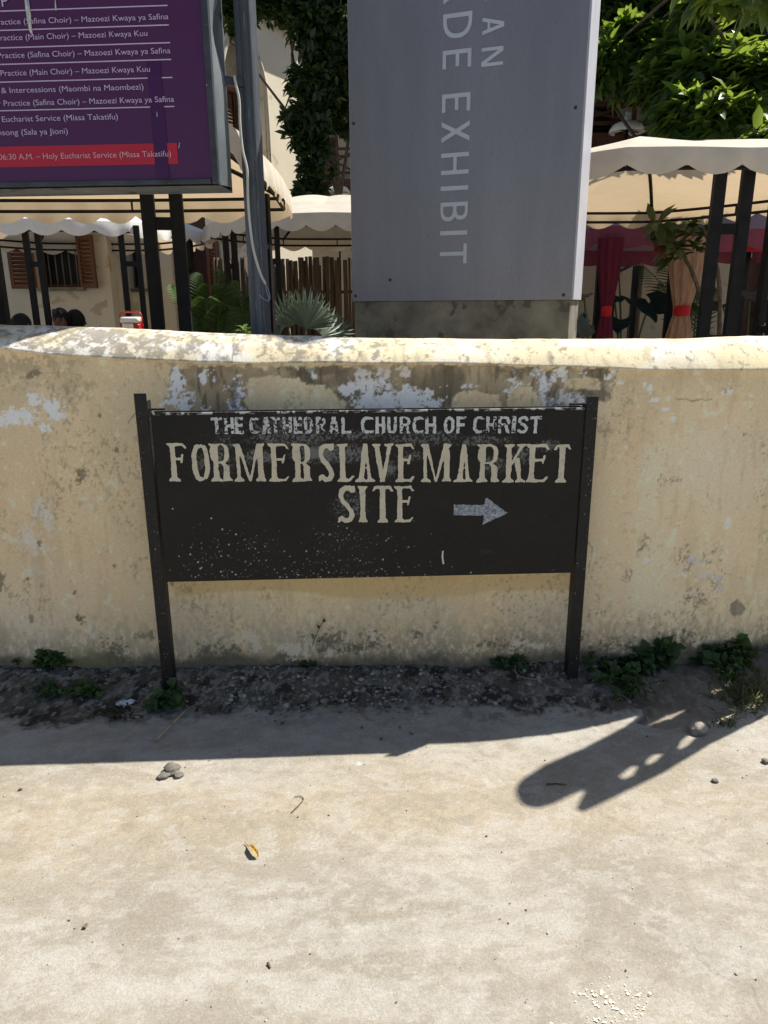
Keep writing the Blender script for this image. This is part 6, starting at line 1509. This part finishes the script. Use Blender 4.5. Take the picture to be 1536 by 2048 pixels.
# weeds
WEED = leaf_mat('weed_leaf', (.030, .060, .016), (.085, .135, .030), .3, .5, (.28, .36, .05))
WEEDD = leaf_mat('dark_weed_leaf', (.028, .062, .020), (.065, .125, .035), .3, .55, (.14, .26, .06))
rw = np.random.default_rng(44)
def weed(px, py, n, L, W, sx, sy, h, label, m=WEED, name='weed', k=6, spread=(25, 95)):
    p0 = gpt(px, py); C = []
    for _ in range(n):
        q = gpt(px + rw.normal() * sx, py + abs(rw.normal()) * sy * rw.choice([-1, 1])); q = q + ez * (.012 + h * rw.random()); q[1] = min(q[1], float(wall_y(np.array(q[0]))) - .02); C.append(q)
    C = np.array(C); A = np.tile([[0, -.25, 1.0]], (n, 1)) + rw.normal(scale=.35, size=(n, 3))
    g = empty(name, (p0[0], p0[1], p0[2]), label, 'weed')
    join_leaves('leaves', [rosettes(C, A, k, L, W, rw, bend=.4, spread=spread)], m, g)
    s = MB()
    for q in C: s.tube([(p0 * .35 + q * .65) * np.array([1, 1, 0]) + ez * (p0[2] - .01), (p0 + q) / 2 + ez * .005, q], [.003, .0025, .0018], 5)
    s.build('stems', mat('weed_stem', (.05, .07, .03), .8, .3, 20), g, True); g.children[-1]['kind'] = 'stuff'
    return g
weed(112, 1318, 26, .034, .026, 16, 9, .055, 'bright leafy weed growing out of the wall foot at the left', k=6)
weed(120, 1385, 34, .022, .014, 40, 9, .02, 'low straggling weed on the dirt at the left', m=WEEDD)
weed(178, 1392, 26, .026, .018, 12, 8, .025, 'small dense green weed left of the sign post')
weed(332, 1412, 16, .058, .048, 18, 10, .05, 'round leaved dark weed at the foot of the left sign post', m=WEEDD, k=4)
weed(235, 1432, 26, .018, .008, 22, 8, .012, 'withered brownish creeper on the slab edge at the left', m=leaf_mat('withered_leaf', (.05, .04, .02), (.10, .08, .04), .2, .7, (.1, .08, .03)))
weed(620, 1318, 14, .026, .014, 10, 8, .03, 'sprig of weed rising against the wall below the sign', m=WEEDD, k=4)
weed(1020, 1328, 24, .022, .016, 18, 8, .02, 'small dark weed left of the right sign post', m=WEEDD)
weed(1238, 1345, 70, .034, .024, 32, 18, .05, 'thick mat of dark weeds right of the sign post', m=WEEDD, k=6)
weed(1262, 1378, 40, .020, .010, 26, 14, .02, 'low trailing weed along the broken slab edge')
weed(1300, 1318, 12, .070, .050, 12, 10, .10, 'tall broad leaved weed against the wall at the right', m=WEEDD, k=5)
weed(1420, 1318, 12, .052, .046, 24, 9, .06, 'round leaved weed near the wall at the far right', m=WEEDD, k=4)
weed(1470, 1300, 6, .07, .055, 7, 6, .10, 'upright oval leaved weed at the far right', m=WEEDD, k=4)
weed(1478, 1328, 30, .026, .020, 14, 10, .05, 'small sunlit pale green weed at the far right', k=5)
weed(1455, 1352, 24, .024, .014, 16, 8, .03, 'sunlit yellowish weed beside the streaks of light', k=5)
def grass(px, py, n, sx, sy, H, label):
    p0 = gpt(px, py); B = np.array([gpt(px + rw.normal() * sx, py + rw.normal() * sy) for _ in range(n)]); B[:, 2] -= .004
    d = rw.normal(size=(n, 3)) * np.array([.9, .7, .15]) + np.array([0, 0, .75]); up = rw.normal(size=(n, 3)) + np.array([0, -1, .4])
    o = join_leaves('grass_tuft', [leaf_blades(B, d, up, H * rw.uniform(.5, 1.3, n), .004 + .003 * rw.random(n), rw.uniform(.3, 1.2, n), .3, tint=rw.random(n))], leaf_mat('dry_grass', (.045, .065, .022), (.15, .15, .06), .3, .6, (.25, .28, .08)), None)
    return tag(o, label, 'grass tuft')
grass(1500, 1395, 330, 30, 20, .075, 'spiky tuft of half dry grass at the right edge of the lane')
grass(1450, 1448, 60, 14, 5, .035, 'short thin grass tuft beside the grey stone')
grass(590, 1325, 26, 16, 5, .05, 'thin dry grass at the wall foot below the sign')
rs = empty('seedling', gpt(640, 1316), 'thin seedling with a few leaves standing against the wall under the sign', 'weed')
q = [gpt(620, 1322), at_y(628, 1280, 2.90), at_y(645, 1245, 2.90)]
MB().tube(spline(q, 5), .0016, 5).build('stem', mat('weed_stem', (.05, .07, .03)), rs, True)
bc = np.array([at_y(638, 1258, 2.9), at_y(630, 1272, 2.9), at_y(645, 1244, 2.9), at_y(636, 1285, 2.9)])
join_leaves('leaves', [rosettes(bc, np.tile([[.3, -.3, .8]], (4, 1)), 2, .022, .009, rw)], WEEDD, rs)

# ================================================================== UNSEEN PANEL ADDED BEYOND THE RIGHT EDGE (cut to cast the shadow in the lane)
cn = np.array([.847, .531, 0]); cc_ = 3.32
def to_panel(px, py):
    g = at_z(px, py, .0); h = (cc_ - g @ cn) / (SUNV @ cn); return g + SUNV * h
O3 = to_panel(1290, 1430); pu = np.array([-cn[1], cn[0], 0])
def pxy(px, py): p = to_panel(px, py); return float((p - O3) @ pu), float(p[2])
outl = [(1043, 1578), (1047, 1562), (1060, 1550), (1100, 1525), (1180, 1490), (1250, 1455), (1272, 1441), (1290, 1425), (1330, 1390), (1400, 1345), (1450, 1325), (1536, 1290), (1600, 1275), (1640, 1330), (1600, 1400), (1536, 1432), (1500, 1450), (1420, 1490), (1330, 1545), (1260, 1580), (1178, 1620), (1163, 1612), (1183, 1573), (1150, 1588), (1120, 1603), (1090, 1611), (1064, 1608), (1050, 1597)]
holes = [[(1238, 1554), (1247, 1559), (1275, 1547), (1287, 1527), (1268, 1530)], [(1291, 1533), (1320, 1518), (1338, 1502), (1312, 1507), (1294, 1521)], [(1354, 1502), (1385, 1487), (1413, 1458), (1388, 1463), (1362, 1483)],
         [(1427, 1453), (1470, 1433), (1482, 1421), (1450, 1433)], [(1482, 1426), (1530, 1397), (1540, 1382), (1500, 1402)], [(1308, 1424), (1345, 1406), (1364, 1391), (1340, 1397)], [(1376, 1385), (1410, 1371), (1416, 1365), (1388, 1374)],
         [(1302, 1436), (1350, 1420), (1394, 1399), (1350, 1412)], [(1418, 1389), (1460, 1377), (1462, 1372), (1425, 1381)], [(1432, 1376), (1446, 1366), (1456, 1355), (1442, 1360)], [(1495, 1349), (1520, 1331), (1530, 1327), (1524, 1336)], [(1452, 1372), (1500, 1300), (1490, 1290), (1440, 1330)]]
oc = [pxy(*p) for p in outl]; us = [p[0] for p in oc]; vs_ = [p[1] for p in oc]
xs = np.arange(min(us) - .03, max(us) + .03, .008); ys = np.arange(max(.0, min(vs_)) , max(vs_) + .03, .008); X, Y = np.meshgrid(xs, ys)
FF = poly_sdf(X, Y, oc)
for hpoly in holes: FF = np.maximum(FF, -poly_sdf(X, Y, [pxy(*p) for p in hpoly]))
vs, fs = contour(FF, xs, ys)
o = MB().add([O3 * np.array([1, 1, 0]) + pu * a + ez * b_ for a, b_ in vs], fs).build('shadow_panel', BROWNW, None, fixn=False)
o.modifiers.new('thick', 'SOLIDIFY').thickness = .03
tag(o, 'unseen flat panel past the right end of the wall, cut to cast the round tipped shadow', 'post')
